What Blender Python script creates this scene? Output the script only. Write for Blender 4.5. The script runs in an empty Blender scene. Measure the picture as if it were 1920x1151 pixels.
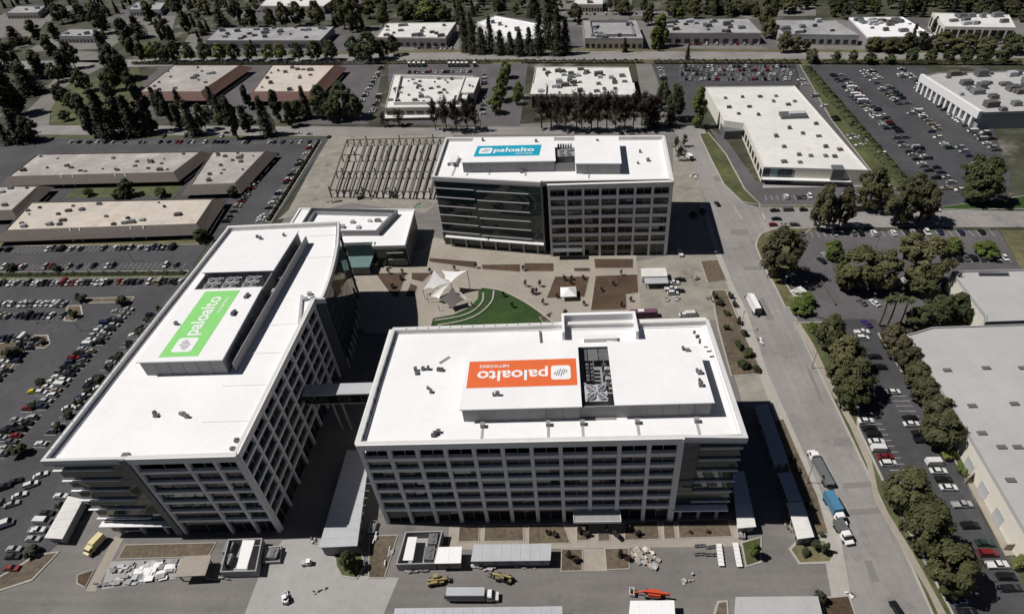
import bpy, bmesh, math, random
import numpy as np
from mathutils import Vector, Matrix

SC = bpy.context.scene
COL = SC.collection

# ------------------------------------------------------------------ camera
CAM_H = 160.0
CAM_R = np.array([[0.99577472, 0.03926008, -0.08301413],
                  [-0.03991154, -0.62912228, -0.77628102],
                  [-0.08270289, 0.77631424, -0.62489713]])     # rows: right, down, forward
FOC = 1121.5                                                    # in units of a 1920 wide frame
cam_data = bpy.data.cameras.new('camera')
cam = bpy.data.objects.new('camera', cam_data)
COL.objects.link(cam)
cam_data.sensor_width = 36.0
cam_data.lens = 36.0 * FOC / 1920.0
cam_data.clip_start = 1.0
cam_data.clip_end = 20000.0
_r, _d, _f = CAM_R
cam.matrix_world = Matrix(((_r[0], -_d[0], -_f[0], 0), (_r[1], -_d[1], -_f[1], 0), (_r[2], -_d[2], -_f[2], CAM_H), (0, 0, 0, 1)))
SC.camera = cam

# ------------------------------------------------------------------ sky, sun, exposure
SUN_EL = math.radians(55.5)
SUN_TRAVEL = Vector((1.0, -0.06, 0)).normalized()               # horizontal direction the light travels
world = bpy.data.worlds.new('World')
SC.world = world
world.use_nodes = True
wn = world.node_tree.nodes
bg = wn['Background']
sky = wn.new('ShaderNodeTexSky')
sky.sky_type = 'NISHITA'
sky.sun_disc = False
sky.air_density = 0.3
sky.dust_density = 0.3
sky.altitude = 200.0
sky.sun_elevation = SUN_EL
sky.sun_rotation = math.atan2(-SUN_TRAVEL.x, -SUN_TRAVEL.y)
world.node_tree.links.new(sky.outputs['Color'], bg.inputs['Color'])
bg.inputs['Strength'].default_value = 0.05
sun_data = bpy.data.lights.new('sun', 'SUN')
sun_data.energy = 5.0
sun_data.angle = math.radians(0.5)
sun_data.color = (1.0, 0.965, 0.92)
sun = bpy.data.objects.new('sun', sun_data)
COL.objects.link(sun)
sun.location = (-200, 0, 300)
_dir = Vector((SUN_TRAVEL.x * math.cos(SUN_EL), SUN_TRAVEL.y * math.cos(SUN_EL), -math.sin(SUN_EL)))
sun.rotation_euler = _dir.to_track_quat('-Z', 'Y').to_euler()
SC.view_settings.view_transform = 'Standard'
SC.view_settings.look = 'None'
SC.view_settings.exposure = -0.2
SC.view_settings.gamma = 1.0

# ------------------------------------------------------------------ image pixels cast to ground points
def g(px, py, z=0.0):
    """ground plan position of an image pixel, cast from the camera to height z"""
    d = CAM_R.T @ np.array([(px - 960.0) / FOC, (py - 575.5) / FOC, 1.0])
    t = (CAM_H - z) / -d[2]
    return (float(d[0] * t), float(d[1] * t))
def gp(pts, z=0.0):
    return [g(p[0], p[1], z) for p in pts]
def proj(x, y, z=0.0):
    v = CAM_R @ np.array([x, y, z - CAM_H])
    return 960 + FOC * v[0] / v[2], 575.5 + FOC * v[1] / v[2], v[2]
def lerp(a, b, t):
    return a + (b - a) * t

# ------------------------------------------------------------------ materials
MATS = {}
def lin(c):
    return tuple(((v / 255.0) / 12.92 if v <= 10 else ((v / 255.0 + 0.055) / 1.055) ** 2.4) for v in c)
def mat(name, rgb, rough=0.85, var=0.15, scale=0.35, spec=0.3, metal=0.0, rnd=0.0, bump=0.0, ior=None, streak=None, var2=0.0, scale2=0.03, hue=None, stain=None):
    """procedural material: two scales of noise on the colour, optional per-object variation and relief"""
    if name in MATS:
        return MATS[name]
    m = bpy.data.materials.new(name)
    m.use_nodes = True
    nt = m.node_tree
    N, L = nt.nodes, nt.links
    b = N['Principled BSDF']
    b.inputs['Roughness'].default_value = rough
    b.inputs['Metallic'].default_value = metal
    b.inputs['Specular IOR Level'].default_value = spec
    if ior:
        b.inputs['IOR'].default_value = ior
    geo = N.new('ShaderNodeNewGeometry')
    n1 = N.new('ShaderNodeTexNoise')
    n1.inputs['Scale'].default_value = scale
    n1.inputs['Detail'].default_value = 6.0
    n1.inputs['Roughness'].default_value = 0.65
    L.new(geo.outputs['Position'], n1.inputs['Vector'])
    mr = N.new('ShaderNodeMapRange')
    mr.inputs['From Min'].default_value = 0.3
    mr.inputs['From Max'].default_value = 0.7
    mr.inputs['To Min'].default_value = 1.0 - var
    mr.inputs['To Max'].default_value = 1.0 + var
    L.new(n1.outputs['Fac'], mr.inputs['Value'])
    fac = mr.outputs['Result']
    if var2:
        n2 = N.new('ShaderNodeTexNoise')
        n2.inputs['Scale'].default_value = scale2
        n2.inputs['Detail'].default_value = 4.0
        L.new(geo.outputs['Position'], n2.inputs['Vector'])
        m2 = N.new('ShaderNodeMapRange')
        m2.inputs['From Min'].default_value = 0.3
        m2.inputs['From Max'].default_value = 0.7
        m2.inputs['To Min'].default_value = 1.0 - var2
        m2.inputs['To Max'].default_value = 1.0 + var2
        L.new(n2.outputs['Fac'], m2.inputs['Value'])
        mu = N.new('ShaderNodeMath'); mu.operation = 'MULTIPLY'
        L.new(fac, mu.inputs[0]); L.new(m2.outputs['Result'], mu.inputs[1])
        fac = mu.outputs[0]
    if rnd:
        oi = N.new('ShaderNodeObjectInfo')
        m3 = N.new('ShaderNodeMapRange')
        m3.inputs['To Min'].default_value = 1.0 - rnd
        m3.inputs['To Max'].default_value = 1.0 + rnd
        L.new(oi.outputs['Random'], m3.inputs['Value'])
        mu = N.new('ShaderNodeMath'); mu.operation = 'MULTIPLY'
        L.new(fac, mu.inputs[0]); L.new(m3.outputs['Result'], mu.inputs[1])
        fac = mu.outputs[0]
    base = N.new('ShaderNodeRGB')
    base.outputs[0].default_value = (*rgb, 1)
    col = base.outputs[0]
    if hue is not None:
        oi = N.new('ShaderNodeObjectInfo')
        rp = N.new('ShaderNodeValToRGB')
        el = rp.color_ramp.elements
        for i, c in enumerate(hue):
            e = el[i] if i < 2 else el.new(i / (len(hue) - 1.0))
            e.position = i / (len(hue) - 1.0)
            e.color = (*c, 1)
        L.new(oi.outputs['Random'], rp.inputs['Fac'])
        col = rp.outputs['Color']
    if stain is not None:
        n4 = N.new('ShaderNodeTexNoise')
        n4.inputs['Scale'].default_value = stain[1]
        n4.inputs['Detail'].default_value = 8.0
        n4.inputs['Roughness'].default_value = 0.7
        L.new(geo.outputs['Position'], n4.inputs['Vector'])
        m4 = N.new('ShaderNodeMapRange')
        m4.inputs['From Min'].default_value = stain[2]
        m4.inputs['From Max'].default_value = stain[2] + 0.12
        L.new(n4.outputs['Fac'], m4.inputs['Value'])
        mx = N.new('ShaderNodeMix'); mx.data_type = 'RGBA'
        L.new(m4.outputs['Result'], mx.inputs['Factor'])
        L.new(col, mx.inputs['A'])
        mx.inputs['B'].default_value = (*stain[0], 1)
        col = mx.outputs['Result']
    if streak is not None:
        mp = N.new('ShaderNodeMapping')
        mp.inputs['Scale'].default_value = streak[0]
        n5 = N.new('ShaderNodeTexNoise')
        n5.inputs['Scale'].default_value = 1.0
        n5.inputs['Detail'].default_value = 5.0
        L.new(geo.outputs['Position'], mp.inputs['Vector']); L.new(mp.outputs['Vector'], n5.inputs['Vector'])
        m5 = N.new('ShaderNodeMapRange')
        m5.inputs['From Min'].default_value = 0.35
        m5.inputs['From Max'].default_value = 0.65
        m5.inputs['To Min'].default_value = 1.0 - streak[1]
        m5.inputs['To Max'].default_value = 1.0 + streak[1]
        L.new(n5.outputs['Fac'], m5.inputs['Value'])
        mu = N.new('ShaderNodeMath'); mu.operation = 'MULTIPLY'
        L.new(fac, mu.inputs[0]); L.new(m5.outputs['Result'], mu.inputs[1])
        fac = mu.outputs[0]
    vm = N.new('ShaderNodeVectorMath'); vm.operation = 'SCALE'
    L.new(col, vm.inputs[0]); L.new(fac, vm.inputs['Scale'])
    L.new(vm.outputs['Vector'], b.inputs['Base Color'])
    if bump:
        bp = N.new('ShaderNodeBump')
        bp.inputs['Strength'].default_value = bump
        bp.inputs['Distance'].default_value = 0.3
        L.new(n1.outputs['Fac'], bp.inputs['Height'])
        L.new(bp.outputs['Normal'], b.inputs['Normal'])
    MATS[name] = m
    return m

def leafmat(name, cols):
    cols = [tuple(1.3 * v for v in c) for c in cols]
    m = mat(name, cols[0], rough=0.75, var=0.45, scale=0.45, spec=0.15, rnd=0.22, hue=cols)
    nt = m.node_tree
    b = nt.nodes['Principled BSDF']
    tr = nt.nodes.new('ShaderNodeBsdfTranslucent')
    mx = nt.nodes.new('ShaderNodeMixShader')
    mx.inputs['Fac'].default_value = 0.3
    nt.links.new(b.inputs['Base Color'].links[0].from_socket, tr.inputs['Color'])
    nt.links.new(b.outputs['BSDF'], mx.inputs[1])
    nt.links.new(tr.outputs['BSDF'], mx.inputs[2])
    nt.links.new(mx.outputs['Shader'], nt.nodes['Material Output'].inputs['Surface'])
    return m

M_GROUND = mat('dry_ground', (0.085, 0.085, 0.05), var=0.4, scale=0.05, var2=0.35, scale2=0.012, stain=((0.11, 0.10, 0.085), 0.02, 0.5))
M_SCRUB = mat('suburb_ground', (0.05, 0.052, 0.033), var=0.45, scale=0.06, var2=0.4, scale2=0.02, stain=((0.12, 0.112, 0.10), 0.03, 0.54))
M_ROAD = mat('worn_asphalt', (0.25, 0.236, 0.226), streak=((0.45, 0.012, 1), 0.06), var=0.09, scale=0.5, var2=0.13, scale2=0.05, stain=((0.16, 0.153, 0.15), 0.045, 0.57))
M_ROAD2 = mat('grey_asphalt', (0.168, 0.158, 0.148), stain=((0.125, 0.118, 0.11), 0.09, 0.58), streak=((0.02, 0.35, 1), 0.08), var=0.08, scale=0.6, var2=0.12, scale2=0.06)
M_ROADX = mat('worn_asphalt_cross', (0.235, 0.222, 0.212), streak=((0.012, 0.45, 1), 0.08), var=0.09, scale=0.5, var2=0.13, scale2=0.05, stain=((0.17, 0.16, 0.155), 0.045, 0.57))
M_PATCH = mat('asphalt_patch', (0.195, 0.185, 0.178), var=0.1, scale=0.8)
M_LOT = mat('lot_asphalt', (0.062, 0.061, 0.066), var=0.14, scale=0.4, var2=0.2, scale2=0.04, stain=((0.075, 0.073, 0.076), 0.05, 0.56))
M_LOT2 = mat('faded_lot_asphalt', (0.105, 0.098, 0.102), var=0.12, scale=0.4, var2=0.2, scale2=0.04)
M_CONC = mat('pale_concrete', (0.33, 0.32, 0.31), var=0.08, scale=0.4, var2=0.08, scale2=0.06)
M_WALK = mat('tan_paving', (0.315, 0.28, 0.235), var=0.1, scale=0.5, var2=0.08, scale2=0.07)
M_KERB = mat('kerb_concrete', (0.36, 0.34, 0.31), var=0.1, scale=0.5)
M_YARD = mat('bare_yard', (0.26, 0.243, 0.21), var=0.15, scale=0.2, var2=0.12, scale2=0.05, stain=((0.16, 0.14, 0.12), 0.06, 0.55))
M_GRASS = mat('grass', (0.075, 0.085, 0.034), var=0.35, scale=0.35, var2=0.3, scale2=0.06, bump=0.4)
M_DRYGRASS = mat('dry_grass', (0.12, 0.11, 0.055), var=0.35, scale=0.3, var2=0.3, scale2=0.05, bump=0.4)
M_LAWN = mat('mown_lawn', (0.028, 0.06, 0.014), var=0.3, scale=0.8, var2=0.25, scale2=0.08)
M_BARK = mat('bark_mulch', (0.078, 0.05, 0.032), var=0.35, scale=0.8, var2=0.25, scale2=0.1, bump=0.5)
M_BARK2 = mat('grey_mulch', (0.115, 0.09, 0.062), var=0.35, scale=0.8, var2=0.25, scale2=0.1, bump=0.5)
M_PAINT = mat('road_paint', (0.55, 0.55, 0.52), var=0.2, scale=0.8)
M_ROOF = mat('white_membrane', (0.80, 0.795, 0.80), rough=0.6, var=0.03, scale=0.5, var2=0.035, scale2=0.06)
M_CREAM = mat('cream_gravel_roof', (0.52, 0.47, 0.405), var=0.09, scale=0.25, var2=0.12, scale2=0.05, stain=((0.42, 0.36, 0.31), 0.05, 0.55))
M_CREAM2 = mat('stained_gravel_roof', (0.36, 0.335, 0.315), var=0.12, scale=0.2, var2=0.15, scale2=0.05, stain=((0.47, 0.45, 0.43), 0.06, 0.55))
M_OLDWHITE = mat('aged_white_roof', (0.64, 0.625, 0.60), var=0.07, scale=0.25, var2=0.1, scale2=0.05, stain=((0.5, 0.48, 0.45), 0.05, 0.57))
M_GREYROOF = mat('grey_membrane_roof', (0.40, 0.395, 0.39), var=0.05, scale=0.25, var2=0.06, scale2=0.04)
M_DARKROOF = mat('weathered_roof', (0.31, 0.305, 0.31), var=0.15, scale=0.25, var2=0.2, scale2=0.05)
M_PANEL = mat('white_panel', (0.75, 0.73, 0.70), rough=0.55, var=0.04, scale=0.4, rnd=0.05)
M_PAR = mat('parapet_coping', (0.60, 0.595, 0.59), rough=0.6, var=0.05, scale=0.4)
M_PANEL2 = mat('grey_panel', (0.36, 0.355, 0.36), rough=0.55, var=0.05, scale=0.4, rnd=0.06)
M_WHITE = mat('white_metal', (0.76, 0.755, 0.75), rough=0.45, var=0.03, scale=0.6)
M_FIN = mat('dark_metal_fin', (0.13, 0.135, 0.14), rough=0.4, var=0.08)
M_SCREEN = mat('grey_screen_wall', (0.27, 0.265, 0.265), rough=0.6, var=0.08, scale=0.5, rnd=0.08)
M_CORE = mat('dark_core', (0.02, 0.021, 0.023), rough=0.8, var=0.1)
M_GLASS = mat('tinted_glass', (0.02, 0.025, 0.027), rough=0.03, var=0.3, scale=0.25, spec=0.7, hue=[(0.006, 0.009, 0.010), (0.012, 0.014, 0.016), (0.016, 0.02, 0.019), (0.01, 0.016, 0.015), (0.045, 0.043, 0.04), (0.014, 0.014, 0.018)])
M_TEAL = mat('green_tinted_glass', (0.018, 0.03, 0.03), rough=0.02, var=0.25, scale=0.2, spec=0.6, hue=[(0.022, 0.038, 0.040), (0.028, 0.044, 0.046), (0.034, 0.050, 0.050), (0.028, 0.048, 0.053)])
M_TEALROOF = mat('teal_glass_roof', (0.14, 0.225, 0.22), rough=0.15, var=0.1, spec=0.6)
M_BROWN = mat('brown_fascia', (0.12, 0.1, 0.09), var=0.12, scale=0.4)
M_BRICK = mat('red_brick', (0.135, 0.075, 0.062), var=0.18, scale=0.7)
M_CREAMWALL = mat('cream_wall', (0.66, 0.63, 0.55), var=0.06, scale=0.4)
M_TANWALL = mat('tan_wall', (0.36, 0.31, 0.27), var=0.1, scale=0.4)
M_GREYWALL = mat('grey_wall', (0.32, 0.315, 0.32), var=0.1, scale=0.4)
M_MAUVEWALL = mat('mauve_wall', (0.26, 0.23, 0.245), var=0.1, scale=0.4)
M_UNIT = mat('galvanised_metal', (0.17, 0.175, 0.18), rough=0.45, var=0.2, scale=0.9, metal=0.3, rnd=0.35)
M_BLACK = mat('black_rubber', (0.012, 0.012, 0.013), rough=0.7, var=0.2)
M_STEEL = mat('primed_steel', (0.15, 0.14, 0.135), rough=0.6, var=0.2, rnd=0.2)
M_RUST = mat('rust_red_steel', (0.15, 0.11, 0.10), rough=0.7, var=0.2, rnd=0.2)
M_BRONZE = mat('trailer_roof', (0.42, 0.43, 0.45), rough=0.5, var=0.06, var2=0.06)
M_TRUNK = mat('bark', (0.075, 0.055, 0.04), var=0.3, scale=1.5)
M_GREENBAN = mat('green_vinyl', (0.25, 0.64, 0.19), rough=0.5, var=0.03)
M_ORANGEBAN = mat('orange_vinyl', (0.72, 0.145, 0.045), rough=0.5, var=0.03)
M_BLUEBAN = mat('blue_vinyl', (0.012, 0.33, 0.47), rough=0.5, var=0.03)
M_LETTER = mat('white_print', (0.8, 0.8, 0.8), rough=0.5, var=0.01)
M_SAIL = mat('white_sail_fabric', (0.8, 0.79, 0.78), rough=0.6, var=0.02)
LEAF_OLIVE = leafmat('olive_leaves', [(0.09, 0.092, 0.042), (0.078, 0.084, 0.038), (0.1, 0.094, 0.047)])
LEAF_BROWN = leafmat('bronze_leaves', [(0.088, 0.082, 0.046), (0.08, 0.082, 0.042), (0.098, 0.084, 0.05)])
LEAF_GREEN = leafmat('green_leaves', [(0.062, 0.074, 0.034), (0.07, 0.08, 0.036), (0.055, 0.066, 0.032)])
LEAF_LIGHT = leafmat('spring_leaves', [(0.11, 0.14, 0.035), (0.095, 0.125, 0.035), (0.13, 0.14, 0.045)])
LEAF_DARK = leafmat('conifer_needles', [(0.048, 0.055, 0.035), (0.055, 0.06, 0.036), (0.062, 0.06, 0.04)])
LEAF_BARE = leafmat('bare_redwood_twigs', [(0.055, 0.04, 0.032), (0.045, 0.034, 0.028), (0.05, 0.043, 0.03)])

# ------------------------------------------------------------------ object helpers
ORIG = {}
def tag(o, label, cat, group=None):
    o['label'] = label
    o['category'] = cat
    if group:
        o['group'] = group
    return o
def thing(name, label, cat, loc=(0, 0, 0), group=None, rotz=0.0):
    o = bpy.data.objects.new(name, None)
    COL.objects.link(o)
    o.location = loc
    o.rotation_euler = (0, 0, rotz)
    o.empty_display_size = 0.5
    tag(o, label, cat, group)
    ORIG[o.name] = Vector(loc)
    return o
def link(name, mesh, parent=None, loc=(0, 0, 0), rot=(0, 0, 0), scale=(1, 1, 1), local=False):
    """one object; loc is in world metres unless local is set"""
    o = bpy.data.objects.new(name, mesh)
    COL.objects.link(o)
    l = Vector(loc)
    ORIG[o.name] = l
    if parent is not None:
        o.parent = parent
        if not local:
            l = l - ORIG[parent.name]
    o.location = l
    o.rotation_euler = rot
    o.scale = scale
    return o

class MB:
    """mesh builder in world metres; build() moves the mesh's origin to 'at'"""
    def __init__(s):
        s.v, s.f, s.m = [], [], []
    def add(s, vs, fs, mi=0):
        k = len(s.v)
        s.v += [tuple(p) for p in vs]
        s.f += [tuple(i + k for i in f) for f in fs]
        s.m += [mi] * len(fs)
        return s
    def box(s, c, d, rz=0.0, mi=0, taper=(1, 1)):
        hx, hy, hz = d[0] / 2, d[1] / 2, d[2] / 2
        cs, sn = math.cos(rz), math.sin(rz)
        vs = []
        for sz in (-1, 1):
            tx, ty = (taper if sz > 0 else (1, 1))
            for sx, sy in ((-1, -1), (1, -1), (1, 1), (-1, 1)):
                x, y = sx * hx * tx, sy * hy * ty
                vs.append((c[0] + x * cs - y * sn, c[1] + x * sn + y * cs, c[2] + sz * hz))
        return s.add(vs, [(3, 2, 1, 0), (4, 5, 6, 7), (0, 1, 5, 4), (1, 2, 6, 5), (2, 3, 7, 6), (3, 0, 4, 7)], mi)
    def prism(s, poly, z0, z1, mi=0, side=None):
        n = len(poly)
        if area2(poly) < 0:
            poly = poly[::-1]
        vs = [(p[0], p[1], z0) for p in poly] + [(p[0], p[1], z1) for p in poly]
        s.add(vs, [tuple(range(n, 2 * n)), tuple(range(n - 1, -1, -1))], mi)
        k = len(s.v) - 2 * n
        for i in range(n):
            j = (i + 1) % n
            s.f.append((k + i, k + j, k + n + j, k + n + i))
            s.m.append(mi if side is None else side)
        return s
    def ring(s, poly, w, z0, z1, mi=0):
        """a kerb or parapet of width w that runs round the inside of poly"""
        if area2(poly) < 0:
            poly = poly[::-1]
        inn = inset(poly, w)
        n = len(poly)
        vs = [(p[0], p[1], z0) for p in poly] + [(p[0], p[1], z1) for p in poly] + [(p[0], p[1], z1) for p in inn] + [(p[0], p[1], z0) for p in inn]
        fs = []
        for i in range(n):
            j = (i + 1) % n
            fs += [(i, j, n + j, n + i), (n + i, n + j, 2 * n + j, 2 * n + i), (2 * n + i, 2 * n + j, 3 * n + j, 3 * n + i)]
        return s.add(vs, fs, mi)
    def bar(s, a, b, w, mi=0, h=None):
        a, b = Vector(a), Vector(b)
        d = (b - a)
        q = d.to_track_quat('Z', 'Y')
        hw, hh = w / 2, (h or w) / 2
        vs = []
        for p in (a, b):
            for sx, sy in ((-1, -1), (1, -1), (1, 1), (-1, 1)):
                vs.append(p + q @ Vector((sx * hw, sy * hh, 0)))
        return s.add(vs, [(3, 2, 1, 0), (4, 5, 6, 7), (0, 1, 5, 4), (1, 2, 6, 5), (2, 3, 7, 6), (3, 0, 4, 7)], mi)
    def cyl(s, c, r, h, n=10, axis='Z', mi=0, r2=None):
        r2 = r if r2 is None else r2
        vs = []
        for k, (rr, t) in enumerate(((r, -h / 2), (r2, h / 2))):
            for i in range(n):
                a = 2 * math.pi * i / n
                x, y = rr * math.cos(a), rr * math.sin(a)
                p = (x, y, t) if axis == 'Z' else ((x, t, y) if axis == 'Y' else (t, x, y))
                vs.append((c[0] + p[0], c[1] + p[1], c[2] + p[2]))
        fs = [tuple(range(n - 1, -1, -1)), tuple(range(n, 2 * n))] + [(i, (i + 1) % n, n + (i + 1) % n, n + i) for i in range(n)]
        return s.add(vs, fs, mi)
    def mesh(s, name, mats, at=(0, 0, 0)):
        me = bpy.data.meshes.new(name)
        a = at
        me.from_pydata([(p[0] - a[0], p[1] - a[1], p[2] - a[2]) for p in s.v], [], s.f)
        for m in (mats if isinstance(mats, (list, tuple)) else [mats]):
            me.materials.append(m)
        if len(me.materials) > 1:
            me.polygons.foreach_set('material_index', s.m)
        me.update()
        return me
    def build(s, name, mats, parent=None, at=None):
        if at is None:
            at = (sum(p[0] for p in s.v) / len(s.v), sum(p[1] for p in s.v) / len(s.v), min(p[2] for p in s.v))
        return link(name, s.mesh(name, mats, at), parent, at)
def area2(p):
    return sum(p[i][0] * p[(i + 1) % len(p)][1] - p[(i + 1) % len(p)][0] * p[i][1] for i in range(len(p)))
def inset(poly, w):
    n = len(poly)
    out = []
    for i in range(n):
        a, b, c = Vector(poly[i - 1]), Vector(poly[i]), Vector(poly[(i + 1) % n])
        d1, d2 = (b - a).normalized(), (c - b).normalized()
        n1, n2 = Vector((-d1.y, d1.x)), Vector((-d2.y, d2.x))
        k = n1 + n2
        if k.length < 1e-4:
            out.append((b.x + n1.x * w, b.y + n1.y * w))
            continue
        k.normalize()
        t = min(w / max(0.3, k.dot(n1)), 3 * w)
        out.append((b.x + k.x * t, b.y + k.y * t))
    return out
BOXES = {}
def piece(name, parent, m, c, d, rz=0.0, local=False):
    """one box-shaped part that shares its mesh with alike parts"""
    key = (round(d[0], 3), round(d[1], 3), round(d[2], 3), m.name)
    if key not in BOXES:
        BOXES[key] = MB().box((0, 0, 0), d).mesh(name, m)
    return link(name, BOXES[key], parent, c, (0, 0, rz), local=local)

def sheet(name, poly, z, m, thick=0.0, kerb=0.0, kind='structure'):
    mb = MB()
    mats = [m]
    if thick:
        mb.prism(poly, z - thick, z)
    else:
        p = poly if area2(poly) > 0 else poly[::-1]
        mb.add([(q[0], q[1], z) for q in p], [tuple(range(len(p)))])
    o = mb.build(name, mats)
    o['kind'] = kind
    if kerb:
        k = MB().ring(poly, -kerb, z - max(thick, 0.12), z + 0.02).build('kerb', M_KERB, o)
    return o
ONES = ['', 'first', 'second', 'third', 'fourth', 'fifth', 'sixth', 'seventh', 'eighth', 'ninth', 'tenth', 'eleventh', 'twelfth', 'thirteenth', 'fourteenth', 'fifteenth', 'sixteenth', 'seventeenth', 'eighteenth', 'nineteenth']
def nth(n):
    if n < 20:
        return ONES[n]
    t, o = divmod(n, 10)
    tens = ['', '', 'twent', 'thirt', 'fort', 'fift', 'sixt', 'sevent'][t]
    return tens + 'ieth' if o == 0 else tens + 'y-' + ONES[o]
def smooth_poly(pts, n=6):
    """closed Catmull-Rom through pts"""
    out = []
    k = len(pts)
    for i in range(k):
        p0, p1, p2, p3 = (Vector(pts[(i + j - 1) % k]) for j in range(4))
        for s in range(n):
            t = s / n
            q = 0.5 * ((2 * p1) + (p2 - p0) * t + (2 * p0 - 5 * p1 + 4 * p2 - p3) * t * t + (3 * p1 - p0 - 3 * p2 + p3) * t ** 3)
            out.append((q.x, q.y))
    return out
# ================================================================== ground, roads, lots
_g = MB()
_N = 40
_vs, _fs = [], []
for j in range(_N + 1):
    for i in range(_N + 1):
        _vs.append((lerp(-4200, 4200, i / _N), lerp(-900, 7500, j / _N), -0.2))
for j in range(_N):
    for i in range(_N):
        k = j * (_N + 1) + i
        _fs.append((k, k + 1, k + _N + 2, k + _N + 1))
_g.add(_vs, _fs)
o = _g.build('ground', M_SCRUB, at=(0, 0, 0)); o['kind'] = 'structure'

Z_YARD, Z_ROAD, Z_LOT, Z_MARK = -0.06, 0.0, 0.02, 0.035
# the campus apron: everything between the three towers
sheet('pavement', [(-146, 20), (72, 20), (72.5, 155), (70.5, 230), (80, 330), (79, 396), (-72, 400), (-160, 400), (-153, 292), (-148, 214), (-148, 120), (-166, 93), (-230, 84), (-300, 20)], Z_YARD, M_ROAD2)
sheet('pavement', gp([(455, 1160), (492, 1062), (530, 1012), (600, 1005), (640, 1040), (655, 1078), (748, 1082), (715, 1160)]), Z_YARD + 0.02, M_CONC)
sheet('construction_yard', gp([(618, 256), (850, 250), (832, 372), (795, 400), (660, 380), (520, 412), (540, 395)]), Z_YARD + 0.02, M_YARD)
sheet('pavement', gp([(1262, 262), (1300, 300), (1322, 384), (1350, 471), (1395, 575), (1440, 700), (1468, 765), (1395, 765), (1345, 600), (1200, 600), (1190, 490), (1250, 480), (1262, 345)]), Z_YARD + 0.025, M_YARD)
# streets
sheet('road', [g(1258, 236), g(1300, 300), g(1322, 384), g(1350, 471), g(1373, 529), g(1403, 590), g(1440, 700), g(1530, 900), g(1600, 1151), (69, 20), (91, 20), g(1752, 1151), g(1640, 890), g(1560, 735), g(1500, 605), g(1455, 540), g(1426, 487), g(1417, 462), g(1419, 448), g(1427, 437), g(1448, 429), g(1480, 427),
               g(1920, 426), (520, 212), (520, 226), g(1920, 396), g(1420, 388), g(1393, 380), g(1374, 362), g(1352, 315), g(1318, 236)], Z_ROAD, M_ROAD)
sheet('road', [(-900, 560), g(0, 236), g(90, 235), g(640, 238), g(800, 240), g(1262, 236), g(1262, 250), g(800, 254), g(640, 256), g(80, 253), g(0, 262), (-900, 530)], Z_ROAD + 0.004, M_ROADX)
sheet('road', [(-1500, 900), g(-150, 118), g(250, 112), g(560, 104), g(760, 100), g(1000, 96), g(1920, 100), (900, 320), (900, 305), g(1920, 110), g(1000, 113), g(760, 116), g(560, 118), g(250, 126), g(-150, 134), (-1500, 860)], Z_ROAD, M_ROADX)
sheet('verge', [g(250, 108), g(560, 99), g(760, 95), g(1000, 91), g(1920, 95), g(1920, 99.6), g(1000, 95.6), g(760, 99.6), g(560, 103.6), g(250, 111.6)], Z_ROAD, M_DRYGRASS)
sheet('verge', [g(700, 117), g(1000, 113.5), g(1500, 111), g(1920, 111), g(1920, 121), g(1500, 120), g(1000, 119), g(700, 122)], Z_ROAD, M_DRYGRASS)
sheet('verge', [g(80, 254), g(600, 257), g(598, 264), g(80, 262)], 0.01, M_GRASS)
# car parks
sheet('parking_lot', [g(-260, 452), g(395, 452), g(360, 500), (-146.5, 214), (-148, 118), g(128, 1000), g(50, 1075), g(-60, 1105), g(-300, 1105)], Z_LOT, M_LOT)
sheet('parking_lot', [g(-200, 262), g(618, 258), g(512, 418), g(400, 451), g(-260, 451)], Z_LOT, M_LOT)
sheet('parking_lot', gp([(640, 122), (720, 122), (700, 215), (690, 234), (560, 234), (600, 200)]), Z_LOT, M_LOT2)
sheet('parking_lot', gp([(728, 120), (905, 118), (912, 160), (900, 236), (730, 234)]), Z_LOT + 0.004, M_LOT2)
sheet('parking_lot', gp([(905, 119), (990, 119), (975, 236), (902, 236)]), Z_LOT, M_LOT2)
sheet('driveway', gp([(1192, 120), (1222, 120), (1262, 234), (1212, 234)]), Z_LOT, M_ROAD2)
sheet('parking_lot', gp([(1222, 121), (1492, 121), (1500, 160), (1325, 164), (1318, 234), (1264, 234)]), Z_LOT, M_LOT)
sheet('driveway', gp([(1492, 122), (1505, 122), (1640, 318), (1730, 392), (1420, 386), (1400, 340), (1640, 345), (1500, 170)]), Z_LOT, M_LOT2)
sheet('driveway', gp([(1330, 240), (1362, 262), (1420, 345), (1590, 348), (1590, 384), (1425, 384), (1392, 352)]), Z_LOT + 0.004, M_LOT2)
sheet('parking_lot', gp([(1516, 122), (1735, 125), (1765, 170), (1860, 235), (1895, 330), (1890, 370), (1744, 392), (1640, 300), (1570, 205)]), Z_LOT, M_LOT)
sheet('planting_strip', gp([(1500, 122), (1516, 122), (1572, 205), (1645, 296), (1748, 386), (1722, 388), (1632, 318), (1560, 225)]), 0.14, M_GRASS, 0.3, 0.2)
sheet('parking_lot', gp([(1500, 432), (1640, 434), (1872, 432), (1915, 505), (1785, 510), (1705, 605), (1640, 612), (1560, 600), (1500, 585), (1470, 500)]), Z_LOT, M_LOT2)
sheet('parking_lot', gp([(1560, 598), (1642, 598), (1720, 745), (1790, 862), (1850, 985), (1925, 1110), (1925, 1175), (1800, 1175), (1738, 1060), (1660, 905), (1610, 800), (1612, 700)]), Z_LOT + 0.004, M_LOT)
sheet('driveway', gp([(1455, 520), (1505, 590), (1600, 612), (1560, 640), (1500, 608)]), Z_ROAD + 0.006, M_LOT2)
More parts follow.
